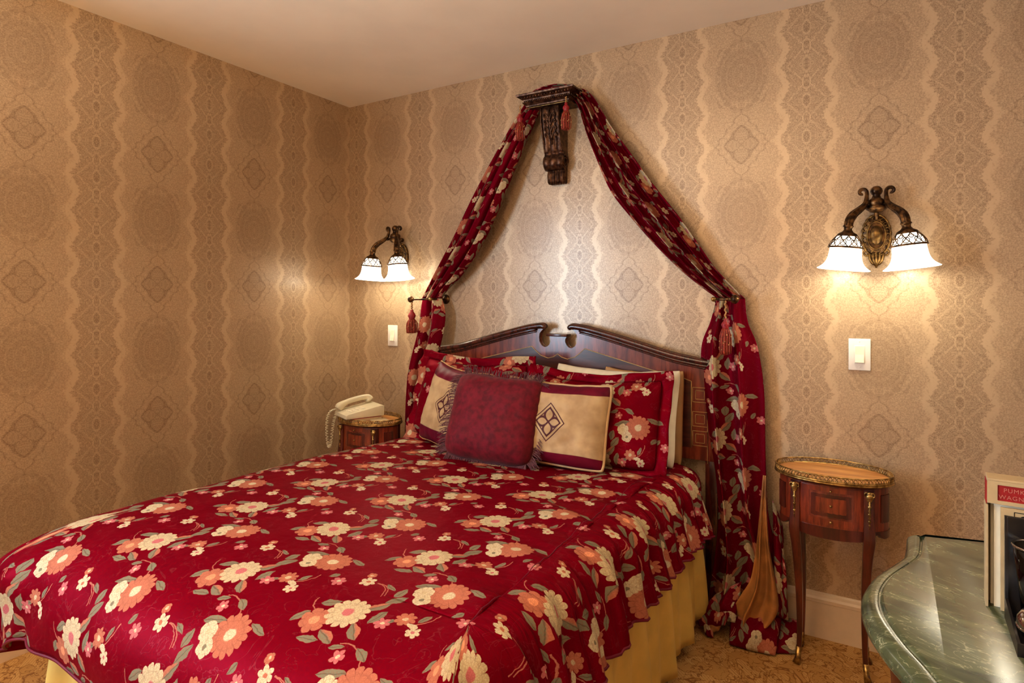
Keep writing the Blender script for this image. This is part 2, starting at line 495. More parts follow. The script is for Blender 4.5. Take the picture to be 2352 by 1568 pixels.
def sweep(bm, pts, rad, seg=10, closed=False, prof=None, cap=True, up=None):
    """tube through pts (list of xyz); rad a number or a list; prof: function(angle)->radius factor"""
    P = [Vector(p[:3]) for p in pts]; n = len(P)
    R = rad if hasattr(rad, '__len__') else [rad] * n
    rings = []
    prev = None
    for i in range(n):
        t = (P[(i + 1) % n] - P[i - 1]) if closed else (P[min(i + 1, n - 1)] - P[max(i - 1, 0)])
        if t.length < 1e-9: t = Vector((0, 0, 1))
        t.normalize()
        if prev is None:
            a = up if up is not None else (Vector((0, 0, 1)) if abs(t.z) < 0.9 else Vector((0, 1, 0)))
            nx = (a - t * a.dot(t)).normalized()
        else:
            nx = (prev - t * prev.dot(t))
            nx = nx.normalized() if nx.length > 1e-6 else t.orthogonal().normalized()
        prev = nx; ny = t.cross(nx)
        ring = []
        for k in range(seg):
            a = 2 * pi * k / seg; r = R[i] * (prof(a) if prof else 1)
            ring.append(bm.verts.new(P[i] + nx * cos(a) * r + ny * sin(a) * r))
        rings.append(ring)
    m = n if closed else n - 1
    for i in range(m):
        A, B = rings[i], rings[(i + 1) % n]
        for k in range(seg): bm.faces.new((A[k], A[(k + 1) % seg], B[(k + 1) % seg], B[k]))
    if cap and not closed:
        bm.faces.new(rings[0][::-1]); bm.faces.new(rings[-1])
def lathe(bm, prof, seg=32, M=None, sx=1, sy=1, wob=None, capb=False, capt=False):
    """prof: list of (r, z)"""
    rings = []
    for r, z in prof:
        ring = []
        for k in range(seg):
            a = 2 * pi * k / seg
            rr = r * (wob(a, z) if wob else 1)
            v = Vector((cos(a) * rr * sx, sin(a) * rr * sy, z))
            if M is not None: v = M @ v
            ring.append(bm.verts.new(v))
        rings.append(ring)
    for A, B in zip(rings, rings[1:]):
        for k in range(seg): bm.faces.new((A[k], A[(k + 1) % seg], B[(k + 1) % seg], B[k]))
    if capb: bm.faces.new(rings[0][::-1])
    if capt: bm.faces.new(rings[-1])
def prism(bm, pts2, y0, y1, plane='xz', bev=0.0):
    """extrude a polygon given in xz (along y), xy (along z) or yz (along x)"""
    def mk(a, b, c):
        return {'xz': (a, c, b), 'xy': (a, b, c), 'yz': (c, a, b)}[plane]
    A = [bm.verts.new(mk(a, b, y0)) for a, b in pts2]
    B = [bm.verts.new(mk(a, b, y1)) for a, b in pts2]
    n = len(A)
    f1 = bm.faces.new(A[::-1]); f2 = bm.faces.new(B)
    for i in range(n): bm.faces.new((A[i], A[(i + 1) % n], B[(i + 1) % n], B[i]))
    if bev:
        es = [e for e in f2.edges] + [e for e in f1.edges]
        bmesh.ops.bevel(bm, geom=es, offset=bev, segments=2, profile=0.5, affect='EDGES')
def ball(bm, c, r, sx=1, sy=1, sz=1, seg=16, rings=10):
    M = Matrix.Translation(c) @ Matrix.Diagonal((sx, sy, sz, 1))
    bmesh.ops.create_uvsphere(bm, u_segments=seg, v_segments=rings, radius=r, matrix=M)

def grid_mesh(name, X, UV, mat, parent=None, faces_uv=None, solid=0.0, closed_u=False):
    """X: (n,m,3) array, UV: (n,m,2) array"""
    n, m = X.shape[:2]
    vid = np.arange(n * m).reshape(n, m)
    a = vid[:-1, :-1].ravel(); b = vid[1:, :-1].ravel(); c = vid[1:, 1:].ravel(); d = vid[:-1, 1:].ravel()
    F = np.stack([a, b, c, d], 1)
    me = bpy.data.meshes.new(name)
    me.from_pydata(X.reshape(-1, 3).tolist(), [], F.tolist())
    uvl = me.uv_layers.new(name='UVMap')
    uvf = UV.reshape(-1, 2)[F.ravel()]
    uvl.data.foreach_set('uv', uvf.astype(np.float32).ravel())
    me.update()
    o = link(name, me, mat, parent)
    if solid:
        md = o.modifiers.new('thickness', 'SOLIDIFY'); md.thickness = solid; md.offset = 0
    return o
def nz(x, y, z=0.0): return mnoise.noise(Vector((x, y, z)))

# ================================================================== THE ROOM
XR, YF, H = 3.25, -4.4, 2.44
def wall_with_uv(name, quads, fuv):
    """quads: list of 4 points; fuv maps a point to its wallpaper coordinates"""
    me = bpy.data.meshes.new(name)
    vs = [p for q in quads for p in q]
    me.from_pydata(vs, [], [tuple(range(4 * i, 4 * i + 4)) for i in range(len(quads))])
    uvl = me.uv_layers.new(name='UVMap')
    for li, l in enumerate(me.loops): uvl.data[li].uv = fuv(vs[l.vertex_index])
    me.update()
    return struct(link(name, me, M_WALL, smooth=False))
T = 0.12
def slab(x0, x1, y0, y1, z0, z1):
    c = [(x, y, z) for x in (x0, x1) for y in (y0, y1) for z in (z0, z1)]
    return [[c[i] for i in f] for f in ((0, 1, 3, 2), (4, 6, 7, 5), (0, 4, 5, 1), (2, 3, 7, 6), (0, 2, 6, 4), (1, 5, 7, 3))]
wall_with_uv('wall_back', slab(-T, XR + T, 0, T, 0, H), lambda p: (p[0], p[2]))
WY0, WY1, WZ0, WZ1 = -3.80, -2.60, 0.80, 2.10
lw = slab(-T, 0, YF, WY0, 0, H) + slab(-T, 0, WY1, 0, 0, H) + slab(-T, 0, WY0, WY1, 0, WZ0) + slab(-T, 0, WY0, WY1, WZ1, H)
wall_with_uv('wall_left', lw, lambda p: (-p[1] + 0.129, p[2]))
wall_with_uv('wall_right', slab(XR, XR + T, YF, 0, 0, H), lambda p: (-p[1] + 0.129, p[2]))
wall_with_uv('wall_front', slab(-T, XR + T, YF - T, YF, 0, H), lambda p: (p[0], p[2]))
bm = bmesh.new(); box(bm, -T, XR + T, YF - T, T, -0.1, 0); struct(obj('floor', bm, M_CARPET, smooth=False))
bm = bmesh.new(); box(bm, -T, XR + T, YF - T, T, H, H + 0.1); struct(obj('ceiling', bm, M_CEIL, smooth=False))
# window in the left wall (beside the camera)
bm = bmesh.new()
for y0, y1, z0, z1 in ((WY0, WY0 + .06, WZ0, WZ1), (WY1 - .06, WY1, WZ0, WZ1), (WY0, WY1, WZ0, WZ0 + .06), (WY0, WY1, WZ1 - .06, WZ1),
                       (WY0, WY1, (WZ0 + WZ1) / 2 - .02, (WZ0 + WZ1) / 2 + .02)):
    box(bm, -0.10, -0.05, y0, y1, z0, z1)
struct(obj('window_1', bm, M_TRIM, smooth=False))
# baseboards with a moulded cap
def baseboard(name, length, M):
    prof = [(0, 0), (-.014, 0), (-.014, .135), (-.018, .138), (-.018, .150), (-.013, .158), (-.010, .168), (-.004, .172), (0, .172)]
    bm = bmesh.new(); prism(bm, prof, 0, length, 'yz')
    bmesh.ops.transform(bm, matrix=M, verts=bm.verts)
    struct(obj(name, bm, M_TRIM, smooth=False))
baseboard('baseboard_back', XR, Matrix.Identity(4))
baseboard('baseboard_left', -YF, Matrix.Rotation(pi / 2, 4, 'Z') @ Matrix.Translation((YF, 0, 0)))
baseboard('baseboard_right', -YF, Matrix.Translation((XR, 0, 0)) @ Matrix.Rotation(-pi / 2, 4, 'Z'))
# unseen lamp body added behind the camera around the fill lights
lamp = thing('added_ceiling_lamp', 'unseen round brass ceiling lamp added behind the viewer for the fill lights', 'ceiling lamp', (1.7, -2.75, H))
bm = bmesh.new(); lathe(bm, [(.001, 0), (.09, 0), (.09, -.02), (.02, -.04), (.012, -.12), (.012, -.66), (.03, -.68), (.20, -.72), (.205, -.70), (.2, -.716), (.02, -.69), (.001, -.69)], 40)
obj('stem_and_bowl', bm, M_BRASS, lamp)

# ================================================================== BED
BX = 1.405                                     # centre line of the bed
bed = thing('bed', 'mahogany bed with a scrolled broken-pediment headboard against the wall', 'bed', (0, 0, 0))
bm = bmesh.new(); box(bm, .74, 2.07, -1.83, -.10, .40, .575, .04); obj('mattress', bm, M_SHEET, bed, sharp=40)
bm = bmesh.new(); box(bm, .75, 2.06, -1.82, -.10, .20, .40, .01); obj('box_spring', bm, M_TANF, bed, sharp=40)
for x, y in ((.82, -.2), (1.99, -.2), (.82, -1.72), (1.99, -1.72)):
    bm = bmesh.new(); lathe(bm, [(.02, 0), (.028, .02), (.028, .18), (.04, .20)], 16, Matrix.Translation((x, y, 0)), capb=True, capt=True)
    obj('bed_leg', bm, M_MAHOG, bed)

hb_half = [(.000, 1.128), (.046, 1.128), (.046, 1.119), (.036, 1.110), (.036, 1.096), (.044, 1.080), (.056, 1.070), (.072, 1.067), (.088, 1.076), (.099, 1.094), (.102, 1.114),
           (.099, 1.134), (.088, 1.148), (.072, 1.156), (.075, 1.168), (.095, 1.172), (.16, 1.163), (.28, 1.134),
           (.42, 1.096), (.54, 1.064), (.655, 1.044), (.725, 1.038)]
HX = 1.413
def mirror(pts): return [(HX - x, z) for x, z in reversed(pts)] + [(HX + x, z) for x, z in pts[1:]]
top = mirror(hb_half)
panel = [(HX - .725, .63)] + top + [(HX + .725, .63)]
bm = bmesh.new(); prism(bm, panel, -.058, -.028, 'xz', .002)
headboard = obj('headboard', bm, M_MAHOGX, bed, smooth=False)
# crown mouldings: a stepped lip following each half of the top edge
for s in (-1, 1):
    bm = bmesh.new()
    seq = [(.062, 1.157), (.072, 1.168), (.095, 1.169), (.16, 1.159), (.28, 1.130), (.42, 1.092), (.54, 1.060), (.655, 1.040), (.727, 1.034)]
    c = crom(seq, 6)
    for dy, dz, r in ((-.070, 0.000, .013), (-.064, -.016, .009), (-.055, .002, .014), (-.060, -.026, .005)):
        cc = [p for p in c if p[0] > (.104 if dz < -.01 else .06)]
        rad = [r * min(1, .55 + i * .12) for i in range(len(cc))]
        sweep(bm, [(HX + s * p[0], dy, p[1] + dz) for p in cc], rad, 10)
    obj('crown_moulding', bm, M_MAHOG, headboard)
bm = bmesh.new(); box(bm, HX - .054, HX + .054, -.075, -.026, 1.122, 1.134, .003); obj('crown_block', bm, M_MAHOG, headboard, sharp=40)
# dark inner panel outlined with pale stringing
inl = [(.0, 1.040), (.02, 1.026), (.05, 1.018), (.09, 1.030), (.118, 1.052), (.138, 1.070), (.17, 1.062), (.30, 1.030), (.45, .992), (.58, .968), (.62, .955)]
innr = [(HX - x, z) for x, z in reversed(inl)] + [(HX + x, z) for x, z in inl[1:]]
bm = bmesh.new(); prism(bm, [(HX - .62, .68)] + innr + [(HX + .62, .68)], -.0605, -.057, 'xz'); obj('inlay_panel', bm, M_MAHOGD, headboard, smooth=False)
bm = bmesh.new()
sweep(bm, [(x, -.0605, z) for x, z in innr], .0016, 6)
sweep(bm, [(HX + .62, -.0605, .955), (HX + .62, -.0605, .68)], .0016, 6); sweep(bm, [(HX - .62, -.0605, .955), (HX - .62, -.0605, .68)], .0016, 6)
obj('stringing', bm, M_STRING, headboard)
bm = bmesh.new()
for cz in (.90, .80, .72):
    for k in (0, 1):
        a = .018 + .012 * k
        cx = HX + .655 - .0 * k
        for p, q in (((-a, -a), (a, -a)), ((a, -a), (a, a)), ((a, a), (-a, a)), ((-a, a), (-a, -a))):
            sweep(bm, [(cx + p[0], -.059, cz + p[1]), (cx + q[0], -.059, cz + q[1])], .0013, 5)
    sweep(bm, [(HX + .685, -.059, cz - .03), (HX + .685, -.059, cz - .10)], .0013, 5)
obj('lattice_inlay', bm, M_STRING, headboard)
for s in (-1, 1):
    bm = bmesh.new(); box(bm, HX + s * .70 - .025, HX + s * .70 + .025, -.056, -.03, 0, .66, .004)
    obj('headboard_leg', bm, M_MAHOG, headboard, sharp=40)

# bed skirt -----------------------------------------------------------
def skirt():
    pts = [(2.075, -.14)]
    L = []
    y = -.14
    while y > -1.80: L.append((2.075, y, 0)); y -= .012
    x = 2.06
    while x > .74: L.append((x, -1.825, 1)); x -= .012
    y = -1.80
    while y < -.14: L.append((.73, y, 2)); y += .012
    n = len(L); rows = 14
    X = np.zeros((n, rows, 3)); UV = np.zeros((n, rows, 2))
    d = 0
    for i, (x, y, side) in enumerate(L):
        d += .012
        f = max(0, sin(d * 2 * pi / .24 + 1.2 * sin(d * 3.1))) ** 2.2
        g2 = .5 + .5 * sin(d * 2 * pi / .115 + 2 * sin(d * 4))
        for j in range(rows):
            t = j / (rows - 1); z = .42 - t * .375
            o = t ** .6 * (.046 * f + .016 * g2) + .003 + .004 * nz(d * 14, t * 2)
            lift = .012 * f * t
            nx, ny = ((1, 0), (0, -1), (-1, 0))[side]
            X[i, j] = (x + nx * o, y + ny * o, z + lift); UV[i, j] = (d, z)
    return grid_mesh('bed_skirt', X, UV, M_SKIRT, None, solid=.003)
tag(skirt(), 'pleated cream gold bed skirt hanging from the mattress to the carpet', 'bed skirt')

# comforter -----------------------------------------------------------
def topz(x, y):
    """height of the quilt top"""
    t = (y + .1) / -1.5
    z = .617 + .045 * min(1, max(0, t) * 1.5) ** 0.8
    z += .008 * nz(x * 2.2, y * 2.2, 1.3) + .004 * nz(x * 7, y * 5, 4)
    # gentle pull wrinkles near the right seam
    return z
side_prof = crom([(0, 0), (.040, -.006), (.074, -.026), (.098, -.066), (.110, -.12), (.122, -.175), (.138, -.232)], 8)
left_prof = crom([(0, 0), (.04, -.006), (.075, -.026), (.098, -.066), (.105, -.12), (.118, -.22), (.135, -.41)], 8)
foot_prof = crom([(0, 0), (.10, -.007), (.18, -.028), (.235, -.062), (.272, -.11), (.29, -.17), (.284, -.26), (.255, -.42)], 8)
def arcl(P):
    s = [0]
    for a, b in zip(P, P[1:]): s.append(s[-1] + float(np.hypot(*(b - a))))
    return s
def comforter():
    xl, xr, yf, yh = .765, 1.995, -1.62, -.13
    seamx = lambda y: 1.950 + .042 * min(1, max(0, (-y - .4) / 1.1))
    st = .0125
    xs = np.linspace(xl, xr, int((xr - xl) / st) + 1); ys = np.linspace(yh, yf, int((yh - yf) / st) + 1)
    verts = []; faces = []; uvs = []
    def add_grid(Xg, UVg):
        b = len(verts); n, m = Xg.shape[:2]
        verts.extend(Xg.reshape(-1, 3).tolist())
        for i in range(n - 1):
            for j in range(m - 1):
                q = (i * m + j, (i + 1) * m + j, (i + 1) * m + j + 1, i * m + j + 1)
                faces.append([b + k for k in q])
                fu = UVg.reshape(-1, 2)
                uvs.extend([tuple(fu[k]) for k in q])
    # top
    Xg = np.zeros((len(xs), len(ys), 3)); Ug = np.zeros((len(xs), len(ys), 2))
    for i, x in enumerate(xs):
        for j, y in enumerate(ys):
            z = topz(x, y)
            # puckers fading in from the right seam
            k = max(0, (x - 1.62) / (xr - 1.62))
            w = nz(x * 3 + y * 6, (y * 1.0 + x * .5) * 16, 2.0)
            z += .013 * k ** 1.5 * w + .004 * k * nz(x * 5, y * 34, 6)
            seam = math.exp(-((x - seamx(y)) / .008) ** 2) * .004
            Xg[i, j] = (x, y, z - seam); Ug[i, j] = (x, y)
    add_grid(Xg, Ug)
    # perimeter: right side (head to foot), corner, foot, corner, left side
    per = []   # (base x, base y, theta, section, u-along)
    for y in ys: per.append((xr, y, 0.0, 'R', y))
    NC = 26
    for k in range(1, NC): per.append((xr, yf, k / NC * pi / 2, 'RC' if k < NC / 2 else 'FC', k))
    for x in xs[::-1]: per.append((x, yf, pi / 2, 'F', x))
    for k in range(1, NC): per.append((xl, yf, pi / 2 + k / NC * pi / 2, 'FD' if k < NC / 2 else 'LC', k))
    for y in ys[::-1]: per.append((xl, y, pi, 'L', y))
    rows = 49
    sp, lp, fp = side_prof, left_prof, foot_prof
    n = len(per)
    G = np.zeros((n, rows, 3)); U = np.zeros((n, rows, 2))
    d = 0
    sa, la, fa = arcl(sp), arcl(lp), arcl(fp)
    for i, (bx, by, th, sec, al) in enumerate(per):
        c, s_ = cos(th), sin(th)
        ax = abs(c) ** .75 * (1 if c > 0 else -1); ay = abs(s_) ** .75
        wf = s_ ** 2
        prof, sl = (sp, sa) if c > 0 else (lp, la)
        d += st
        for j in range(rows):
            hs, zs = prof[j]; hf, zf = fp[j]
            hx = hs; z = zs * (1 - wf) + zf * wf
            s = sl[j] * (1 - wf) + fa[j] * wf
            t = j / (rows - 1)
            out = 0
            if sec in ('R', 'RC', 'FC') and c > 0.05:
                yy = by - .25 * hs * 1.0 - .10 * s_
                q = yy * 1.0
                ph = q * 2 * pi / .135 + 1.6 * nz(q * 4, .3) * 2 + t * 1.2
                pl = (0.5 + 0.5 * sin(ph)) ** 1.6 + .35 * (0.5 + .5 * sin(q * 2 * pi / .052 + 3 * nz(q * 7, 1.9) + t)) + .5 * nz(q * 22, t * 2.2, 5)
                out += (.024 * pl - .008) * min(1, t * 1.9) * (1 - wf)
                out += (.018 * nz(q * 24, t * 1.4, 7) + .011 * nz(q * 46, t * 1.8, 3)) * min(1, t * 3.5)
            elif sec in ('F', 'FD', 'FC'):
                q = bx
                out += (.016 * nz(q * 3.2, t * 1.3, 3) + .010 * sin(q * 11 + 1)) * t * t
            if sec in ('FD', 'LC') or (sec == 'F' and bx < .95):
                w = max(0, 1 - abs(bx - xl) / .19) if sec == 'F' else 1
                out += w * (.020 * sin(t * 9 + bx * 20) + .018 * nz(bx * 9 + th * 3, t * 5, 8)) * t
            if sec in ('LC', 'L'):
                w = sin(min(1, (th - pi / 2) / (pi / 2)) * pi) if sec == 'LC' else 0
                out += .06 * w * t
                out += .014 * nz(by * 6, t * 2, 9) * t
            if c < -.02: out += .085 * min(1, max(0, (-1.15 - by) / .45)) * min(1, t * 1.6) * abs(c)
            hz = topz(bx, by)
            G[i, j] = (bx + ax * (hx + out), by - ay * (hf + out), hz + z)
            if sec == 'R': U[i, j] = (xr + s, by)
            elif sec == 'RC': U[i, j] = (xr + s, yf - (al / NC) * .30)
            elif sec == 'FC': U[i, j] = (xr + (1 - al / NC) * .30, yf - s)
            elif sec == 'F': U[i, j] = (al, yf - s)
            elif sec == 'FD': U[i, j] = (xl - (al / NC) * .22, yf - s)
            elif sec == 'LC': U[i, j] = (xl - s, yf - (1 - al / NC) * .14)
            else: U[i, j] = (xl - s, by)
    # hem wave
    add_grid(G, U)
    me = bpy.data.meshes.new('comforter'); me.from_pydata(verts, [], faces)
    uvl = me.uv_layers.new(name='UVMap'); uvl.data.foreach_set('uv', np.array(uvs, np.float32).ravel())
    me.update()
    o = link('comforter', me, M_QUILT)
    bm = bmesh.new(); bm.from_mesh(me); bmesh.ops.remove_doubles(bm, verts=bm.verts, dist=.0004); bmesh.ops.recalc_face_normals(bm, faces=bm.faces); bm.to_mesh(me); bm.free()
    for f in me.polygons: f.use_smooth = True
    md = o.modifiers.new('padding', 'SOLIDIFY'); md.thickness = .012; md.offset = -1
    # piping along the hem
    bm = bmesh.new(); sweep(bm, [tuple(G[i, -1]) for i in range(0, n)], .004, 8)
    obj('hem_piping', bm, M_BURG, o)
    # seam line
    def topw(x, y):
        k = max(0, (x - 1.62) / (xr - 1.62))
        return topz(x, y) + .013 * k ** 1.5 * nz(x * 3 + y * 6, (y * 1.0 + x * .5) * 16, 2.0) + .004 * k * nz(x * 5, y * 34, 6)
    bm = bmesh.new(); sweep(bm, [(seamx(y), y, topw(seamx(y), y) - .0032) for y in ys], .0016, 6)
    obj('seam_stitching', bm, M_BURG, o)
    return tag(o, 'red satin comforter with cream and orange flowers spread over the bed', 'comforter')
comforter()
# ================================================================== PILLOWS
def band_mat():
    m, g, p = newmat('banded_cushion_satin')
    u, v, _ = sep(g, uvnode(g))
    n = noise(g, objcoord(g), 14, 3)
    gold = mix(g, n.step(.3, .7), srgb(164, 132, 94), srgb(194, 164, 122))
    burg = mix(g, n.step(.3, .7), (0.085, 0.003, 0.014), (0.15, 0.005, 0.02))
    band = (v.abs()).step(.121, .119)
    c = mix(g, band, burg, gold)
    # embroidered lozenge
    au, av = u.abs(), v.abs()
    dd = au / .074 + av / .086
    line = ((dd * 30).sin()).step(.2, .7) * dd.step(1.0, .97) * dd.gt(.45)
    pet = ((1 - ((au / .018) + ((av - .028) / .026) ** 2)).mx(1 - ((av / .018) + ((au - .025) / .023) ** 2)))
    pl = pet.abs().step(.35, .15)
    inner = pet.step(-.1, .0)
    emb = (line * (1 - inner)).mx(pl) * dd.step(1.0, .97)
    c = mix(g, emb, c, srgb(74, 30, 34))
    setp(g, p, color=c, rough=.45, spec=.1, normal=bump(g, noise(g, objcoord(g), 30, 3), .2, .002))
    return m
M_BAND = band_mat()

def pillow(name, label, w, h, t, base, yaw, lean, mat, roll=0.0, flange=0.0, pinch=.05, seed=0, uvo=(0, 0), sag=.02, fold=0.0, rnd=.05, cat='pillow', group=None):
    N = 44
    Mx = Matrix.Translation(base) @ Matrix.Rotation(radians(yaw), 4, 'Z') @ Matrix.Rotation(radians(-lean), 4, 'X') @ Matrix.Rotation(radians(roll), 4, 'Y')
    bm = bmesh.new()
    uvl = bm.loops.layers.uv.new('UVMap')
    def P(a, b, side):
        cr = 1 - rnd * (abs(a) * abs(b)) ** 5
        x = a * cr * w / 2 * (1 - pinch * (1 - b * b) * abs(a) ** 2)
        z = b * cr * h / 2 * (1 - pinch * (1 - a * a) * abs(b) ** 2)
        th = t / 2 * ((1 - a ** 4) * (1 - b ** 4)) ** .55
        th *= 1 + .10 * nz(a * 2 + seed, b * 2, side)
        th += .005 * nz(a * 6 + seed, b * 6, side * 3) * (1 - a ** 4) * (1 - b ** 4)
        # gathers running in from the edges
        e = max(abs(a), abs(b))
        th += .004 * sin((a if abs(b) > abs(a) else b) * 26 + seed + 3 * nz(a * 3, b * 3)) * max(0, e - .6) * (1 - a ** 4) * (1 - b ** 4) * 2
        z2 = z + h / 2 - sag * (1 - a * a) * (b + 1) / 2 + .006 * nz(a * 2.3 + seed, b * 2.3, 4) * abs(b)
        y = -th if side < 0 else th
        y += fold * nz(a * 1.5 + seed, b * 1.5, 9)
        return Vector((x, y, z2))
    grids = {}
    for side in (-1, 1):
        G = {}
        for i in range(N + 1):
            for j in range(N + 1):
                a = -cos(pi * i / N); b = -cos(pi * j / N)
                a = .5 * a + .5 * (2 * i / N - 1); b = .5 * b + .5 * (2 * j / N - 1)
                if side == 1 and (i in (0, N) or j in (0, N)): G[i, j] = grids[-1][i, j]
                else: G[i, j] = (bm.verts.new(P(a, b, side)), a, b)
        grids[side] = G
        for i in range(N):
            for j in range(N):
                q = [(i, j), (i + 1, j), (i + 1, j + 1), (i, j + 1)]
                if side == 1: q = q[::-1]
                f = bm.faces.new([G[k][0] for k in q])
                for l, k in zip(f.loops, q): l[uvl].uv = (G[k][1] * w / 2 + uvo[0], G[k][2] * h / 2 + uvo[1])
    edge = [grids[-1][k][0].co.copy() for k in [(i, 0) for i in range(N)] + [(N, j) for j in range(N)] + [(N - i, N) for i in range(N)] + [(0, N - j) for j in range(N)]]
    bmesh.ops.transform(bm, matrix=Matrix.Identity(4), verts=bm.verts)
    o = obj(name, bm, mat)
    o.matrix_world = Mx
    if flange:
        bm = bmesh.new(); uvl = bm.loops.layers.uv.new('UVMap')
        n = len(edge); cz = h / 2; rings = []
        for k, c in enumerate(edge):
            d = Vector((c.x / (w / 2), 0, (c.z - cz) / (h / 2)))
            m_ = max(abs(d.x), abs(d.z), 1e-6)
            dx = flange * max(-1, min(1, d.x * 1.0)) if abs(d.x) > .93 * m_ else flange * d.x * .9
            dz = flange * max(-1, min(1, d.z)) if abs(d.z) > .93 * m_ else flange * d.z * .9
            row = []
            for q in range(5):
                s = q / 4
                wv = .007 * sin(k * .55 + seed) * s + .006 * nz(k * .13, s, seed) * 2 * s
                row.append(bm.verts.new((c.x + dx * s, c.y + wv - .004 * s, c.z + dz * s)))
            rings.append(row)
        for k in range(n):
            A, B = rings[k], rings[(k + 1) % n]
            for q in range(4):
                f = bm.faces.new((A[q], B[q], B[q + 1], A[q + 1]))
                for l in f.loops: l[uvl].uv = (l.vert.co.x + uvo[0], l.vert.co.z - h / 2 + uvo[1])
        fo = obj('flange', bm, mat, o)
        md = fo.modifiers.new('thickness', 'SOLIDIFY'); md.thickness = .005
    tag(o, label, cat, group)
    return o, edge

pillow('white_pillow', 'white pillow behind the right floral sham, its edge showing at top and right',     .58, .41, .12, (1.725, -.225, .618), 0, 15, M_SHEET, seed=4)
pillow('tan_pillow', 'tan satin pillow nearest the headboard, behind the white one on the right', .36, .40, .05, (1.835, -.125, .61), 0, 6, M_TANF, seed=9, pinch=.03)
pillow('white_pillow', 'white pillow of which only the corner shows above the left floral sham', .60, .40, .12, (1.06, -.225, .620), 0, 15, M_SHEET, seed=14)
pillow('floral_sham', 'red floral pillow sham with a flat border at the left of the bed', .60, .385, .15, (1.055, -.335, .640), -3, 18, M_FLORAL, seed=2, flange=.045, uvo=(.1, .05), sag=.02, fold=.02)
pillow('floral_sham', 'red floral pillow sham with a flat border at the right of the bed', .56, .37, .17, (1.70, -.365, .628), 5, 20, M_FLORAL, seed=6, flange=.045, uvo=(-.06, -.12), sag=.022, fold=.02)

def piped(o, edge, mat, r=.004, name='piping'):
    bm = bmesh.new()
    sweep(bm, [tuple(c) for c in edge], r, 8, closed=True)
    return obj(name, bm, mat, o)
c1, e1 = pillow('banded_cushion', 'burgundy cushion with a gold embroidered band, left of the plain fringed cushion', .42, .375, .12, (1.055, -.470, .64), -18, 17, M_BAND, roll=4, seed=21, sag=.02, cat='cushion', group=None)
piped(c1, e1, M_CORD, .0035)
c2, e2 = pillow('banded_cushion', 'burgundy cushion with a gold embroidered band, right of the plain fringed cushion', .45, .335, .13, (1.592, -.50, .648), 6, 16, M_BAND, roll=2, seed=25, sag=.012, cat='cushion', group=None)
piped(c2, e2, M_GOLDF, .0065)
c3, e3 = pillow('fringed_cushion', 'plain burgundy velvet cushion with a fringe in the middle of the bed', .395, .365, .16, (1.360, -.60, .648), 8, 22, M_VELVET, roll=3, seed=31, sag=.012, pinch=.03, rnd=.13, cat='cushion')
bm = bmesh.new()
rr = random.Random(3)
cz = .365 / 2
for k in range(0, len(e3)):
    a, b = e3[k], e3[(k + 1) % len(e3)]
    for q in range(4):
        c = a.lerp(b, q / 4)
        d = Vector((c.x / .20, 0, (c.z - cz) / .183))
        if abs(d.x) >= abs(d.z): d = Vector((math.copysign(1, d.x), 0, d.z * .25))
        else: d = Vector((d.x * .25, 0, math.copysign(1, d.z)))
        d = (d + Vector((rr.uniform(-.3, .3), rr.uniform(-.45, .1), rr.uniform(-.3, .3) - .25))).normalized()
        L = rr.uniform(.028, .048)
        m_ = c + d * L * .6 + Vector((0, 0, -.002)); e = c + d * L + Vector((0, 0, -.008))
        sweep(bm, [c, m_, e], [.0012, .0013, .0006], 4, cap=False)
obj('fringe', bm, M_FRINGE, c3)

# ================================================================== CANOPY
# carved bracket (corbel)
CX = 1.392
cor = thing('carved_bracket', 'dark carved scroll bracket high on the wall, holding the drapes over the bed', 'wall bracket', (CX, 0, 2.0))
def lofted_shelf():
    bm = bmesh.new()
    #   (half width, depth, z) stepped moulding profile
    prof = [(.102, .118, .196), (.110, .128, .198), (.112, .130, .203), (.108, .127, .207), (.118, .138, .216), (.122, .142, .228), (.134, .150, .236), (.146, .162, .243), (.147, .164, .249), (.145, .162, .252)]
    rings = []
    for w, d, z in prof:
        pts = [(-w, 0), (-w, -d), (w, -d), (w, 0)]
        rings.append([bm.verts.new((x, y, z)) for x, y in pts])
    for A, B in zip(rings, rings[1:]):
        for k in range(4): bm.faces.new((A[k], A[(k + 1) % 4], B[(k + 1) % 4], B[k]))
    bm.faces.new(rings[0][::-1]); bm.faces.new(rings[-1])
    return bm
obj('shelf', lofted_shelf(), M_CORBEL, cor, smooth=False)
bm = bmesh.new()
for k in range(26): ball(bm, (-.112 + k * .224 / 25, -.140, .219), .0045, 1, 1, 1.3, 8, 6)
for k in range(13): ball(bm, (-.125, -.01 - k * .010, .219), .004, 1, 1, 1.3, 8, 6); ball(bm, (.125, -.01 - k * .010, .219), .004, 1, 1, 1.3, 8, 6)
for k in range(17):
    x = -.118 + k * .236 / 16
    ball(bm, (x, -.152, .2355), .0055, 1.1, .8, .8, 8, 6)
obj('bead_moulding', bm, M_CORBEL, cor)
bm = bmesh.new(); box(bm, -.104, .104, -.1205, -.1165, .1935, .1975, .001); obj('gilt_fillet', bm, M_OLDGOLD, cor, smooth=False)
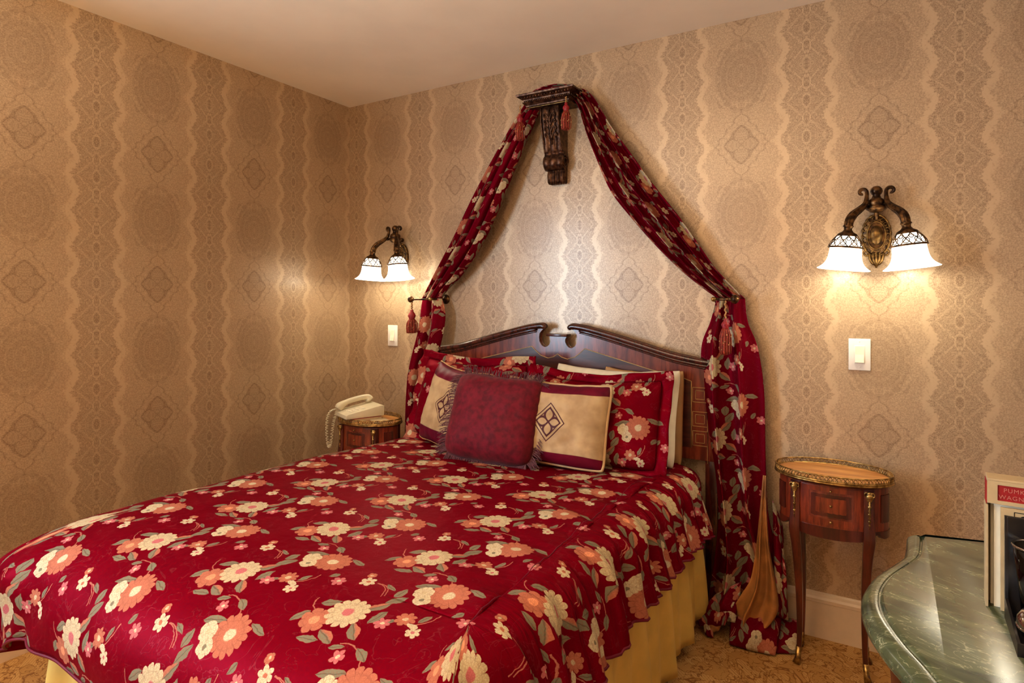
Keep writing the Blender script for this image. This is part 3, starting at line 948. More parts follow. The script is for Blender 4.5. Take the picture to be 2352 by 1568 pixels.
# console body: side profile (depth y, height z) extruded across
prof = [(0, .195), (-.100, .195), (-.104, .180), (-.103, .150), (-.098, .11), (-.088, .07), (-.076, .03), (-.066, -.005), (-.058, -.02),
        (-.066, -.035), (-.074, -.055), (-.070, -.078), (-.055, -.092), (-.040, -.096), (-.044, -.115), (-.040, -.145), (-.030, -.152), (0, -.150)]
bm = bmesh.new()
pf = crom(prof[1:-1], 3)
pts = [(0, .195)] + [tuple(p) for p in pf] + [(0, -.150)]
rings = []
for s in np.linspace(-1, 1, 25):
    ring = []
    for y, z in pts:
        hw = .046 if z > .02 else (.050 if z > -.095 else .043)
        k = 0
        if z > .02: k = -.006 * (1 - abs(s) ** 6) + .003 * cos(s * 9)      # sunk panel with raised rim
        elif z > -.095: k = .006 * abs(cos(s * pi * 1.5)) - .003
        else: k = .005 * abs(cos(s * pi * 3.5)) - .003
        lf = .004 * sin(z * 230) * max(0, 1 - abs(s * 1.7)) if .03 < z < .17 else 0
        zz = z - (.006 * abs(cos(s * pi * 3.5)) if z < -.13 else 0)
        ring.append(bm.verts.new((s * hw, min(0, y - (k + lf if y < -.01 else 0)), zz)))
    rings.append(ring)
n = len(pts)
for A, B in zip(rings, rings[1:]):
    for k in range(n): bm.faces.new((A[k], A[(k + 1) % n], B[(k + 1) % n], B[k]))
bm.faces.new(rings[0][::-1]); bm.faces.new(rings[-1])
obj('console', bm, M_CORBEL, cor, sharp=50)
# carved leaves and rosettes on the panel, side volutes
bm = bmesh.new()
for s in (-1, 1):
    for k in range(4):
        z0 = .155 - k * .030; yb = -.103 + (.155 - z0) * .16
        c = crom([(s * .004, yb - .003, z0 - .02), (s * .014, yb - .006, z0), (s * .026, yb - .005, z0 + .004), (s * .030, yb - .003, z0 - .008), (s * .022, yb - .004, z0 - .012)], 4)
        sweep(bm, c, [.0035] * (len(c) - 3) + [.003, .0025, .0018], 6)
    sweep(bm, crom([(s * .044, -.104, .19), (s * .045, -.103, .13), (s * .044, -.090, .07), (s * .044, -.072, .015), (s * .044, -.062, -.012)], 6), .0042, 8)
    for (cy, czz, R) in ((-.040, -.056, .034), (-.050, .155, .030)):
        sp = [(s * .049, cy + cos(a) * R * (1 - a / 16), czz + sin(a) * R * (1 - a / 16)) for a in np.linspace(0, 12, 46)]
        sweep(bm, sp, [.005 * (1 - i / 70) for i in range(46)], 6)
sweep(bm, [(0, -.104, .185), (0, -.103, .13), (0, -.090, .07), (0, -.070, .01)], [.004, .005, .004, .002], 8)
obj('carved_leaves', bm, M_CORBEL, cor)

# drapes ---------------------------------------------------------------
def resample(P, n):
    P = [np.array(p, float) for p in P]
    s = [0.0]
    for a, b in zip(P, P[1:]): s.append(s[-1] + float(np.linalg.norm(b[:2] - a[:2])))
    s = np.array(s); t = np.linspace(0, s[-1], n)
    A = np.array(P)
    return np.stack([np.interp(t, s, A[:, k]) for k in range(A.shape[1])], 1), s[-1]
def drape_panel(name, inner, outer, K, amp, yc, parent, n=120, m=96, seed=0, cw=.55, mat=None, vflip=1):
    """inner, outer: (x, z) edge polylines; amp and yc: functions of t"""
    I, li = resample(crom(inner, 6), n); O, lo = resample(crom(outer, 6), n)
    X = np.zeros((n, m, 3)); U = np.zeros((n, m, 2)); L = (li + lo) / 2
    for i in range(n):
        t = i / (n - 1)
        for j in range(m):
            p = j / (m - 1)
            q = p + .035 * nz(p * 3 + seed, t * 2.2, 1)
            ph = 2 * pi * K * q + .7 * nz(t * 3, seed)
            f = .5 - .5 * cos(ph)
            f = f ** .8
            sub = .16 * (.5 - .5 * cos(ph * 2.7 + 2 * nz(t * 2.5, p * 2, seed)))
            side = sin(pi * p) ** .5
            d = amp(t) * (f + sub) * (.35 + .65 * side)
            lat = .010 * sin(ph) * amp(t) / .04
            pos = I[i] * (1 - p) + O[i] * p
            X[i, j] = (pos[0] + lat * .6, min(-.006, yc(t) - d * 1.0), pos[1])
            U[i, j] = (p * cw + seed * .13, -t * L * vflip)
    return grid_mesh(name, X, U, mat or M_DRAPE, parent, solid=.003)
can = thing('canopy_drape', 'long red floral drape hanging from the carved bracket, tied back both sides of the headboard', 'drape', (CX, 0, 2.25))
can_inv = Matrix.Translation((-CX, 0, -2.25))
def hang(o): o.matrix_parent_inverse = can_inv; return o
upR_i = [(1.478, 2.225), (1.520, 2.180), (1.571, 2.049), (1.624, 1.926), (1.695, 1.775), (1.775, 1.665), (1.889, 1.528), (1.999, 1.416), (2.086, 1.343), (2.143, 1.300)]
upR_o = [(1.500, 2.276), (1.560, 2.246), (1.613, 2.188), (1.695, 2.069), (1.794, 1.924), (1.889, 1.784), (1.999, 1.640), (2.069, 1.537), (2.138, 1.430), (2.204, 1.350), (2.250, 1.300)]
loR_i = [(2.143, 1.300), (2.118, 1.203), (2.083, 1.098), (2.088, .922), (2.112, .75), (2.138, .579), (2.150, .408), (2.138, .232), (2.110, .045)]
loR_o = [(2.250, 1.300), (2.260, 1.206), (2.296, 1.107), (2.319, .94), (2.321, .69), (2.330, .474), (2.362, .349), (2.385, .288), (2.395, .207), (2.400, .045)]
upL_i = [(1.330, 2.225), (1.303, 2.174), (1.270, 2.056), (1.198, 1.898), (1.124, 1.736), (1.022, 1.57), (.89, 1.422), (.790, 1.345), (.746, 1.300)]
upL_o = [(1.285, 2.272), (1.244, 2.240), (1.198, 2.128), (1.099, 1.972), (.996, 1.81), (.863, 1.60), (.735, 1.435), (.660, 1.335), (.632, 1.300)]
loL_i = [(.746, 1.300), (.768, 1.24), (.772, 1.177), (.751, 1.063), (.714, .948), (.69, .8), (.67, .6), (.665, .3), (.66, .04)]
loL_o = [(.632, 1.300), (.622, 1.24), (.610, 1.127), (.576, .963), (.556, .752), (.550, .564), (.548, .3), (.548, .04)]
for L_, dx in ((upR_i, -.008), (upR_o, -.010), (loR_i, -.010), (loR_o, -.010), (upL_i, -.022), (upL_o, -.034), (loL_i, -.010), (loL_o, -.014)):
    L_[:] = [(x + dx * (0 if (L_ in (upR_i, upR_o, upL_i, upL_o) and z > 2.15) else 1), z) for x, z in L_]
def am(a, b, c): return lambda t: a + (b - a) * min(1, t * 3) + (c - b) * max(0, (t - .75) * 4)
hang(drape_panel('upper_drape', upR_i, upR_o, 4.5, am(.030, .050, .028), lambda t: -.045 - .035 * sin(pi * t), can, seed=1, cw=.62))
hang(drape_panel('lower_drape', loR_i, loR_o, 2.1, am(.034, .085, .090), lambda t: -.050 - .012 * t, can, seed=2, cw=.34))
hang(drape_panel('upper_drape', upL_i, upL_o, 4, am(.035, .050, .030), lambda t: -.045 - .035 * sin(pi * t), can, seed=3, cw=.55))
hang(drape_panel('lower_drape', loL_i, loL_o, 1.8, am(.030, .055, .045), lambda t: -.060 - .030 * min(1, t * 3), can, seed=5, cw=.28))
# swag of cloth passing behind the shelf
sw_i = [(1.270, 2.215), (1.300, 2.256), (1.39, 2.262), (1.47, 2.258), (1.505, 2.215)]
sw_o = [(1.236, 2.235), (1.290, 2.290), (1.375, 2.306), (1.46, 2.293), (1.545, 2.240)]
hang(drape_panel('swag', sw_i, sw_o, 3, lambda t: .022, lambda t: -.060, can, seed=7, cw=.25, n=60, m=60))
# turned-back lining and the cloth lying on the carpet
def patch(name, corners, mat, bulge, parent, n=26, seed=0, edge=None, uvs=1.0, fold=0.0, solid=.003):
    """bulging cloth patch between 4 corners a b c d (a-b top edge, d-c bottom edge); bulge is a vector"""
    A = [Vector(c) for c in corners]; B = Vector(bulge)
    X = np.zeros((n, n, 3)); U = np.zeros((n, n, 2))
    for i in range(n):
        for j in range(n):
            s, t = i / (n - 1), j / (n - 1)
            su, tv = 2 * s - 1, 2 * t - 1
            s, t = .5 + .5 * su * math.sqrt(1 - .06 * tv * tv), .5 + .5 * tv * math.sqrt(1 - .06 * su * su)
            p = A[0].lerp(A[1], s).lerp(A[3].lerp(A[2], s), t)
            w = (sin(pi * s) * sin(pi * t)) ** .6
            p = p + B * w * (1 + .15 * nz(s * 2, t * 2, seed)) + B.normalized() * fold * nz(s * 5 + seed, t * 2.0, 2) * w
            p += Vector((nz(s * 4, t * 4, seed + 5), nz(s * 4, t * 4, seed + 9), 0)) * .003
            p.z = max(.004, p.z)
            X[i, j] = p; U[i, j] = (s * (A[1] - A[0]).length, t * (A[3] - A[0]).length)
    return hang(grid_mesh(name, X, U, mat, parent, solid=solid))
hang(drape_panel('turned_lining', [(2.324, .63), (2.314, .50), (2.302, .36), (2.284, .24), (2.250, .17), (2.226, .115), (2.240, .060)],
                 [(2.334, .63), (2.340, .50), (2.352, .37), (2.374, .26), (2.388, .17), (2.372, .11), (2.330, .060)], 1.7,
                 lambda t: .004 + .050 * t, lambda t: -.150 - .030 * t, can, n=70, m=60, seed=12, cw=.2, mat=M_LINING))
patch('lining_fold', [(2.128, -.200, .050), (2.195, -.190, .078), (2.175, -.215, .030), (2.145, -.225, .016)], M_LINING, (0, -.010, .006), can, seed=4)
patch('puddled_hem', [(2.150, -.110, .120), (2.245, -.120, .20), (2.235, -.205, .070), (2.085, -.170, .055)], M_DRAPE, (-.01, -.035, .02), can, seed=5, fold=.03)
patch('puddled_hem', [(2.070, -.165, .060), (2.230, -.180, .140), (2.200, -.225, .060), (2.100, -.205, .022)], M_DRAPE, (0, -.015, .012), can, seed=6, fold=.01)
patch('puddled_hem', [(2.110, -.190, .040), (2.150, -.190, .045), (2.160, -.235, .006), (2.128, -.228, .006)], M_DRAPE, (0, -.01, .014), can, seed=16, fold=.01)
patch('puddled_hem', [(2.210, -.150, .10), (2.390, -.120, .12), (2.380, -.240, .006), (2.220, -.250, .006)], M_DRAPE, (0, -.030, .030), can, seed=7, fold=.035)
patch('puddled_hem', [(2.340, -.080, .07), (2.440, -.035, .06), (2.450, -.180, .004), (2.330, -.235, .004)], M_DRAPE, (0, -.01, .022), can, seed=8, fold=.02)
patch('puddled_hem', [(2.345, -.060, .52), (2.380, -.045, .42), (2.408, -.110, .08), (2.372, -.185, .13)], M_DRAPE, (.012, -.025, .0), can, seed=9, fold=.03)

# holdbacks ------------------------------------------------------------
def holdback(s, xf, xi, label):
    t = thing('curtain_holdback', label, 'holdback', (xi, 0, 1.296), group=None)
    bm = bmesh.new()
    x = xf - xi
    sweep(bm, crom([(0, 0, 0), (0, -.09, 0), (s * .012, -.125, 0), (s * .04, -.138, 0), (x, -.140, 0)], 6), .0055, 10)
    obj('arm', bm, M_BRONZE, t)
    bm = bmesh.new(); lathe(bm, [(.002, 0), (.026, 0), (.026, .004), (.012, .009), (.004, .010)], 24, Matrix.Rotation(pi / 2, 4, 'X')); obj('wall_rose', bm, M_BRONZE, t)
    bm = bmesh.new(); lathe(bm, [(.001, -.002), (.006, 0), (.008, .003), (.006, .007), (.014, .012), (.018, .020), (.017, .027), (.011, .034), (.003, .039), (.001, .040)], 28,
                            Matrix.Translation((x, -.140, 0)) @ Matrix.Rotation(s * pi / 2, 4, 'Y'), wob=lambda a, z: 1 + .05 * sin(a * 8 + z * 260))
    obj('finial', bm, M_BRONZE, t)
    bm = bmesh.new(); ball(bm, (0, -.132, 0), .010); obj('ball_joint', bm, M_BRASS, t)
holdback(-1, .612, .716, 'bronze curtain holdback with a ribbed finial, left of the headboard')
holdback(1, 2.198, 2.138, 'bronze curtain holdback with a ribbed finial, right of the headboard')

# tassels --------------------------------------------------------------
def tassel(label, top, length, scale=1.0, cordlen=.05, group=None):
    t = thing('tassel', label, 'tassel', top, group=group)
    bm = bmesh.new()
    pts = [(.0025 * sin(k * .9), .0025 * cos(k * .9), -cordlen * k / 24) for k in range(25)]
    sweep(bm, pts, .0028 * scale, 6); obj('cord', bm, M_CORD, t)
    z = -cordlen
    bm = bmesh.new()
    lathe(bm, [(.003, z + .004), (.007 * scale, z), (.006 * scale, z - .006), (.013 * scale, z - .014 * scale), (.016 * scale, z - .022 * scale), (.011 * scale, z - .032 * scale), (.012 * scale, z - .036 * scale), (.004, z - .040 * scale)], 18)
    bmesh.ops.create_uvsphere(bm, u_segments=10, v_segments=8, radius=.004, matrix=Matrix.Translation((0, -.013 * scale, z - .022 * scale)))
    obj('tassel_head', bm, M_TASSELR, t)
    z -= .034 * scale
    bm = bmesh.new(); r2 = random.Random(5)
    for k in range(64):
        a = k * 2.399; rr_ = (.35 + .65 * r2.random()) ; R0 = .010 * scale * rr_; R1 = .021 * scale * rr_
        L = length * r2.uniform(.90, 1.0)
        p = [(R0 * cos(a), R0 * sin(a), z), (R1 * cos(a + .1), R1 * sin(a + .1), z - L * .3), (R1 * 1.05 * cos(a), R1 * 1.05 * sin(a), z - L * .7), (R1 * .98 * cos(a), R1 * .98 * sin(a), z - L)]
        sweep(bm, crom(p, 2), .0019 * scale, 5)
    obj('tassel_skirt', bm, M_TASSEL, t)
    bm = bmesh.new()
    for k in range(20):
        a = k * 2.399
        ball(bm, (.0225 * scale * cos(a), .0225 * scale * sin(a), z - length * (.25 + .6 * ((k * 7) % 10) / 10)), .0026, 1, 1, 1, 8, 6)
    obj('beads', bm, M_CORD, t)
tassel('red and gold beaded tassel hanging from the left front corner of the bracket shelf', (1.262, -.150, 2.205), .085, 1.0, .045)
tassel('red and gold beaded tassel hanging from the right front corner of the bracket shelf', (1.500, -.150, 2.205), .085, 1.0, .030)
tassel('rust tassel hanging from the holdback left of the headboard', (.600, -.142, 1.280), .075, 1.35, .042)
tassel('rust tassel hanging from the holdback right of the headboard', (2.188, -.155, 1.290), .105, 1.0, .072)

# ================================================================== WALL SCONCES
def glass_mat():
    m, g, p = newmat('lit_alabaster_glass')
    v = objcoord(g)
    n = noise(g, v, 22, 3, 1.0)
    setp(g, p, color=(0.95, 0.92, 0.82), rough=.25, estr=1.0)
    c = mix(g, n.step(.3, .7), (1.0, .86, .60), (1.0, .93, .76))
    g.links.new(c.s, p.inputs['Emission Color'])
    p.inputs['Emission Strength'].default_value = GLASS_E
    return m
GLASS_E = 4.6
M_GLASS = glass_mat()
M_BULB = simple('bulb_glow', (1, 1, 1), .4, var=0, emit=(1.0, .88, .66), estr=14.0)
def sconce(label, loc):
    t = thing('wall_sconce', label, 'wall lamp', loc, group=None)
    bm = bmesh.new()
    RX = Matrix.Rotation(pi / 2, 4, 'X')
    def oval(prof, zc, sx, sz, seg=48, wob=None):
        M_ = Matrix.Translation((0, 0, zc)) @ RX
        lathe(bm, [(r, y) for r, y in prof], seg, M_, sx=sx, sy=sz, wob=wob)
    oval([(1, 0), (1, .010), (.93, .016), (.80, .014), (.72, .020), (.62, .018), (.45, .020), (.001, .022)], .02, .047, .078, wob=lambda a, z: 1 + .02 * cos(a * 24) if z > .005 else 1)
    obj('backplate', bm, M_BRONZE, t)
    bm = bmesh.new()   # rope rim and scrolls
    sweep(bm, [(.045 * cos(a), -.015, .02 + .076 * sin(a)) for a in np.linspace(0, 2 * pi, 61)[:-1]], [.004 + .0015 * sin(k * 2.1) for k in range(60)], 7, closed=True)
    sweep(bm, [(.029 * cos(a), -.020, .02 + .050 * sin(a)) for a in np.linspace(0, 2 * pi, 49)[:-1]], .0028, 7, closed=True)
    for k in range(18):
        a = k / 18 * 2 * pi
        c = (.037 * cos(a), -.018, .02 + .062 * sin(a))
        sweep(bm, [(c[0] + .006 * cos(b), c[1] - .001, c[2] + .006 * sin(b)) for b in np.linspace(a, a + 5, 9)], .0016, 5)
    obj('rope_rim', bm, M_OLDGOLD, t)
    bm = bmesh.new(); ball(bm, (0, -.020, .02), 1.0, .021, .012, .036, 24, 16); obj('cabochon', bm, M_OLDGOLD, t)
    bm = bmesh.new()   # leaf drop below
    for s in (-2, -1, 0, 1, 2):
        c = crom([(s * .011, -.014, -.045), (s * .010, -.020, -.065), (s * .006, -.018, -.083), (s * .002, -.012, -.098 + abs(s) * .006)], 4)
        sweep(bm, c, [.006 - .003 * i / len(c) for i in range(len(c))], 7)
    for s in (-1, 1):
        sweep(bm, crom([(s * .030, -.014, -.030), (s * .040, -.016, -.042), (s * .032, -.016, -.054), (s * .022, -.014, -.046)], 4), .0035, 6)
    obj('leaf_drop', bm, M_OLDGOLD, t)
    bm = bmesh.new()   # hub above: bowl, dome and knob joined to the wall by a stem
    lathe(bm, [(.004, .098), (.020, .100), (.034, .112), (.036, .117), (.026, .122), (.030, .130), (.028, .142), (.016, .150), (.012, .160), (.016, .166), (.019, .174), (.017, .184), (.010, .192), (.002, .194)], 24, Matrix.Translation((0, -.060, 0)), wob=lambda a, z: 1 + (.05 * cos(a * 10) if z > .16 else 0))
    sweep(bm, [(0, 0, .118), (0, -.06, .118)], .011, 12)
    sweep(bm, crom([(0, -.004, .07), (0, -.02, .095), (0, -.03, .112)], 4), .009, 10)
    obj('hub', bm, M_BRONZE, t)
    for s in (-1, 1):
        bm = bmesh.new()
        curl = []
        for k in range(12):
            a = 5.0 * (1 - k / 11)
            R = .005 + .009 * k / 11
            curl.append((s * .044 - s * R * cos(a), -.070 - .0005 * k, .172 + R * sin(a)))
        main = [(s * .0295, -.079, .155), (s * .034, -.088, .128), (s * .050, -.104, .108), (s * .070, -.126, .088), (s * .082, -.140, .066), (s * .086, -.146, .042)]
        c = crom(curl + main, 4)
        nn = len(c); cut = len(curl) * 4
        rad = [.0045 + .002 * i / cut if i < cut else .0065 + .0075 * min(1, (i - cut) / (nn - cut) * 1.5) for i in range(nn)]
        sweep(bm, c, rad, 36, prof=lambda a: 1 + .13 * cos(a * 6))
        obj('arm', bm, M_BRONZE, t)
        if s < 0 or True:
            bm = bmesh.new(); sweep(bm, [(s * .018, -.066, .122), (s * .050, -.100, .112)], .0055, 8); ball(bm, (s * .034, -.084, .117), .008, 1, 1, 1, 12, 8); obj('cross_bar', bm, M_BRONZE, t)
        # holder, pierced dome and glass share an axis tipped a little outwards
        Mh = Matrix.Translation((s * .086, -.146, .044)) @ Matrix.Rotation(-s * radians(6), 4, 'Y')
        bm = bmesh.new()
        lathe(bm, [(.004, .006), (.016, .004), (.018, 0), (.014, -.003), (.013, -.012), (.019, -.020), (.030, -.026), (.033, -.031), (.034, -.034), (.020, -.034)], 28, Mh)
        obj('shade_holder', bm, M_BRONZE, t)
        bm = bmesh.new()
        dome = lambda q: (.033 + .0215 * sin(q * pi / 2) , -.034 - .042 * q)
        for q, r in ((0, .002), (1, .0028), (.93, .0014)):
            R, z = dome(q); sweep(bm, [Mh @ Vector((R * cos(a), R * sin(a), z)) for a in np.linspace(0, 2 * pi, 49)[:-1]], r, 7, closed=True)
        NR = 9
        for k in range(NR):
            a0 = 2 * pi * k / NR
            for sg in (-1, 1):
                pts = []
                for q in np.linspace(0, 1, 11):
                    R, z = dome(q); a = a0 + sg * (q * .70); pts.append(Mh @ Vector((R * cos(a), R * sin(a), z)))
                sweep(bm, pts, .0017, 6)
            for qc, da, rr_ in ((.62, .35, .010), (.30, .0, .006)):
                pts = []
                for b in np.linspace(0, 2 * pi, 15)[:-1]:
                    q = qc + rr_ / .042 * sin(b); R, z = dome(q); a = a0 + da + rr_ * cos(b) / R
                    pts.append(Mh @ Vector((R * 1.01 * cos(a), R * 1.01 * sin(a), z)))
                sweep(bm, pts, .0015, 6, closed=True)
        obj('pierced_collar', bm, M_BRONZE, t)
        bm = bmesh.new()
        gp = crom([(.016, -.032), (.030, -.036), (.042, -.050), (.049, -.068), (.051, -.085), (.053, -.105), (.058, -.124), (.067, -.138), (.080, -.149), (.084, -.151)], 4)
        gi = [(r - .003, z) for r, z in reversed(gp)]
        lathe(bm, [tuple(p) for p in gp] + [(.0845, -.153), (.082, -.154)] + [tuple(p) for p in gi], 48, Mh)
        obj('glass_shade', bm, M_GLASS, t)
        bm = bmesh.new(); M2 = Mh @ Matrix.Translation((0, 0, -.088)); bmesh.ops.create_uvsphere(bm, u_segments=16, v_segments=12, radius=.022, matrix=M2)
        sweep(bm, [Mh @ Vector((0, 0, -.03)), Mh @ Vector((0, 0, -.072))], .012, 12)
        obj('bulb', bm, M_BULB, t)
        ld = bpy.data.lights.new('sconce_bulb_light', 'POINT'); ld.energy = SCONCE_W; ld.color = SCONCE_COL; ld.shadow_soft_size = .022
        lo = bpy.data.objects.new('bulb_light', ld); COL.objects.link(lo); lo.parent = t; lo.location = Mh @ Vector((0, 0, -.135))
    return t
sconce('lit double-arm bronze sconce with white glass shades, left of the bed by the corner', (.412, 0, 1.51))
sconce('lit double-arm bronze sconce with white glass shades, right of the bed above the oval table', (2.692, 0, 1.51))

# ================================================================== SWITCHES
def switch(label, x):
    t = thing('light_switch', label, 'light switch', (x, 0, 1.09), group=None)
    bm = bmesh.new(); box(bm, -.036, .036, -.006, 0, -.059, .059, .0025); obj('cover_plate', bm, M_SWITCH, t, sharp=40)
    bm = bmesh.new(); box(bm, -.017, .017, -.0085, -.005, -.034, .034, .001); obj('frame', bm, M_SWITCH, t, sharp=40)
    bm = bmesh.new(); prism(bm, [(-.0085, .030), (-.010, 0), (-.016, -.029), (-.0085, -.031)], -.0145, .0145, 'yz', .0008); obj('rocker', bm, M_SHEET, t, smooth=False)
    for z in (.048, -.048):
        bm = bmesh.new(); ball(bm, (0, -.006, z), .0025, 1, .4, 1, 10, 6); obj('screw', bm, M_SWITCH, t)
switch('white rocker light switch on the wall under the left sconce', .3435)
switch('white rocker light switch on the wall under the right sconce', 2.6385)

# ================================================================== NIGHTSTANDS
def nightstand(label, loc):
    t = thing('oval_side_table', label, 'side table', loc, group=None)
    A, B = .188, .128
    bm = bmesh.new()
    lathe(bm, [(.001, .660), (.90, .660), (.96, .666), (.985, .672), (.97, .676), (.95, .6795), (.001, .6795)], 64, sx=A, sy=B); obj('table_top', bm, M_ROSED, t, sharp=50)
    bm = bmesh.new(); lathe(bm, [(.001, .6800), (.93, .6800), (.935, .6797)], 64, sx=A, sy=B); obj('burr_panel', bm, M_BURR, t, smooth=False)
    bm = bmesh.new()
    el = lambda a, k, z: (A * k * cos(a), B * k * sin(a), z)
    for k, z, r in ((.985, .677, .0040), (.995, .671, .0035), (.99, .6955, .0024)):
        sweep(bm, [el(a, k, z) for a in np.linspace(0, 2 * pi, 97)[:-1]], r, 8, closed=True)
    NN = 92
    for k in range(NN):
        a0 = 2 * pi * k / NN; a1 = 2 * pi * (k + 1) / NN
        sweep(bm, [el(a0, .988, .679), el(a1, .988, .694)], .0014, 4, cap=False)
        sweep(bm, [el(a1, .988, .679), el(a0, .988, .694)], .0014, 4, cap=False)
    obj('brass_gallery', bm, M_BRASS, t)
    # body
    a_, b_ = .171, .102
    bm = bmesh.new(); n = 96; rows = [.660, .600, .540, .515, .512]
    rings = []
    for z in rows: rings.append([bm.verts.new((a_ * cos(2 * pi * k / n), b_ * sin(2 * pi * k / n), z)) for k in range(n)])
    for P_, Q_ in zip(rings, rings[1:]):
        for k in range(n): bm.faces.new((P_[k], P_[(k + 1) % n], Q_[(k + 1) % n], Q_[k]))
    bm.faces.new(rings[0]); bm.faces.new(rings[-1][::-1])
    obj('case', bm, M_ROSE, t, sharp=50)
    bm = bmesh.new(); up = []; dn = []
    for k in range(n):
        a = 2 * pi * k / n
        w = abs(cos(a))
        dip = .016 * (cos(a * 2 + pi) * .5 + .5) - .020 * math.exp(-((abs(sin(a)) - .62) / .12) ** 2)
        up.append(bm.verts.new((a_ * 1.012 * cos(a), b_ * 1.012 * sin(a), .514))); dn.append(bm.verts.new((a_ * 1.012 * cos(a), b_ * 1.012 * sin(a), .490 - dip)))
    ui = [bm.verts.new((v.co.x * .93, v.co.y * .93, v.co.z)) for v in up]; di = [bm.verts.new((v.co.x * .93, v.co.y * .93, v.co.z)) for v in dn]
    for k in range(n):
        j = (k + 1) % n
        bm.faces.new((up[k], up[j], dn[j], dn[k])); bm.faces.new((di[k], di[j], ui[j], ui[k])); bm.faces.new((up[k], ui[k], ui[j], up[j])); bm.faces.new((dn[k], dn[j], di[j], di[k]))
    obj('apron', bm, M_ROSED, t, sharp=50)
    def arcpatch(name, a0, a1, z0, z1, mat, off=.0012, parent=t, lobes=0.0, nn=30):
        bm = bmesh.new(); R = []
        for i in range(nn + 1):
            a = a0 + (a1 - a0) * i / nn
            s = i / nn
            e = lobes * abs(sin(s * pi * 5))
            col = [bm.verts.new(((a_ + o) * cos(a), (b_ + o) * sin(a), z)) for z, o in ((z0 - e, 0), (z0 - e, off), (z1 + e * .6, off), (z1 + e * .6, 0))]
            R.append(col)
        for P_, Q_ in zip(R, R[1:]):
            for k in range(3): bm.faces.new((P_[k], Q_[k], Q_[k + 1], P_[k + 1]))
        bm.faces.new(R[0]); bm.faces.new(R[-1][::-1])
        return obj(name, bm, mat, parent, smooth=False)
    F = -pi / 2
    d = arcpatch('drawer_front', F - .60, F + .60, .522, .652, M_ROSE, .0022)
    arcpatch('pale_border', F - .40, F + .40, .545, .635, M_MAHOGX, .0030, d)
    arcpatch('dark_marquetry', F - .36, F + .36, .554, .626, M_ROSED, .0040, d, lobes=.004)
    arcpatch('marquetry_panel', F - .27, F + .27, .566, .615, M_ROSE, .0048, d, lobes=.002)
    for a in (F - 1.22, F + 1.22): arcpatch('side_panel', a - .20, a + .20, .545, .635, M_ROSED, .003, t, lobes=.003)
    for z in (.640, .590, .535):
        bm = bmesh.new(); ball(bm, (0, -b_ - .007, z), .0042, 1, 1, 1, 12, 8); obj('knob', bm, M_BRASS, d)
    for sx, sy in ((-1, -1), (1, -1), (-1, 1), (1, 1)):
        bm = bmesh.new()
        x0, y0 = sx * .112, sy * .078
        path = [(x0, y0, .655), (x0 * 1.0, y0 * 1.0, .56), (x0 * 1.02, y0 * 1.04, .49), (x0 * .97, y0 * .95, .42), (x0 * .90, y0 * .80, .25), (x0 * .90, y0 * .72, .10), (x0 * .94, y0 * .76, .03), (x0 * .98, y0 * .82, .003)]
        c = crom(path, 5); nn = len(c)
        rad = [float(np.interp(p[2], [0, .03, .10, .25, .42, .49, .56, .66], [.011, .008, .009, .012, .016, .019, .016, .016])) for p in c]
        sweep(bm, c, rad, 16, prof=lambda a: 1 / max(abs(cos(a)), abs(sin(a))) ** .55)
        lg = obj('leg', bm, M_ROSED, t, sharp=50)
        if sy < 0:
            bm = bmesh.new()
            xx, yy = x0 * 1.02, y0 - .018
            for q, (z, r) in enumerate(((.645, .009), (.636, .012), (.626, .008), (.614, .0045), (.602, .006), (.590, .004), (.578, .005), (.566, .0035), (.554, .0045), (.542, .003), (.530, .002))):
                ball(bm, (xx, yy, z), r, 1, .5, 1, 12, 8)
            sweep(bm, [(xx, yy, .645), (xx, yy, .528)], [.004, .0012], 8)
            for s in (-1, 1): sweep(bm, crom([(xx, yy, .648), (xx + s * .012, yy, .650), (xx + s * .014, yy, .640), (xx + s * .008, yy, .636)], 4), .0022, 6)
            obj('gilt_mount', bm, M_BRASS, lg)
        bm = bmesh.new(); sweep(bm, [(x0 * .92, y0 * .74, .06), (x0 * .94, y0 * .77, .02), (x0 * .99, y0 * .85, .001)], [.0095, .0095, .013], 12, prof=lambda a: 1 / max(abs(cos(a)), abs(sin(a))) ** .55); obj('sabot', bm, M_BRASS, lg)
    return t
nightstand('oval rosewood side table with a brass gallery, bare top, right of the bed', (2.557, -.168, 0))
nightstand('oval rosewood side table with a brass gallery, carrying the telephone left of the bed', (.452, -.300, 0))

# ================================================================== TELEPHONE
ph = thing('telephone', 'cream push-button desk telephone with coiled cord on the left oval side table', 'telephone', (.400, -.320, .6970), radians(-24))
bm = bmesh.new()
prism(bm, [(-.100, .0), (.100, .0), (.102, .050), (.085, .054), (-.090, .024), (-.100, .018)], -.085, .085, 'yz', .004)
obj('base', bm, M_PLASTIC, ph, sharp=40)
bm = bmesh.new()
Mb = Matrix.Rotation(radians(14.3), 4, 'X')
for i in range(3):
    for j in range(4):
        x = .005 + i * .024; y = -.062 + j * .022
        z = .023 + (y + .090) / .175 * .030
        b0 = bmesh.new(); box(bm, x - .008, x + .008, y - .007, y + .007, z - .002, z + .0045, .001)
        b0.free()
obj('keypad', bm, M_SHEET, ph, sharp=40)
bm = bmesh.new()
hs = crom([(-.052, -.094, .034), (-.052, -.080, .050), (-.052, -.045, .066), (-.052, .000, .076), (-.052, .045, .082), (-.052, .066, .078), (-.052, .076, .064)], 6)
sweep(bm, hs, [float(np.interp(i / len(hs), [0, .12, .3, .7, .9, 1], [.018, .0215, .0135, .0135, .0215, .018])) for i in range(len(hs))], 16, prof=lambda a: 1 / max(abs(cos(a)), abs(sin(a))) ** .4)
obj('handset', bm, M_PLASTIC, ph)
bm = bmesh.new()
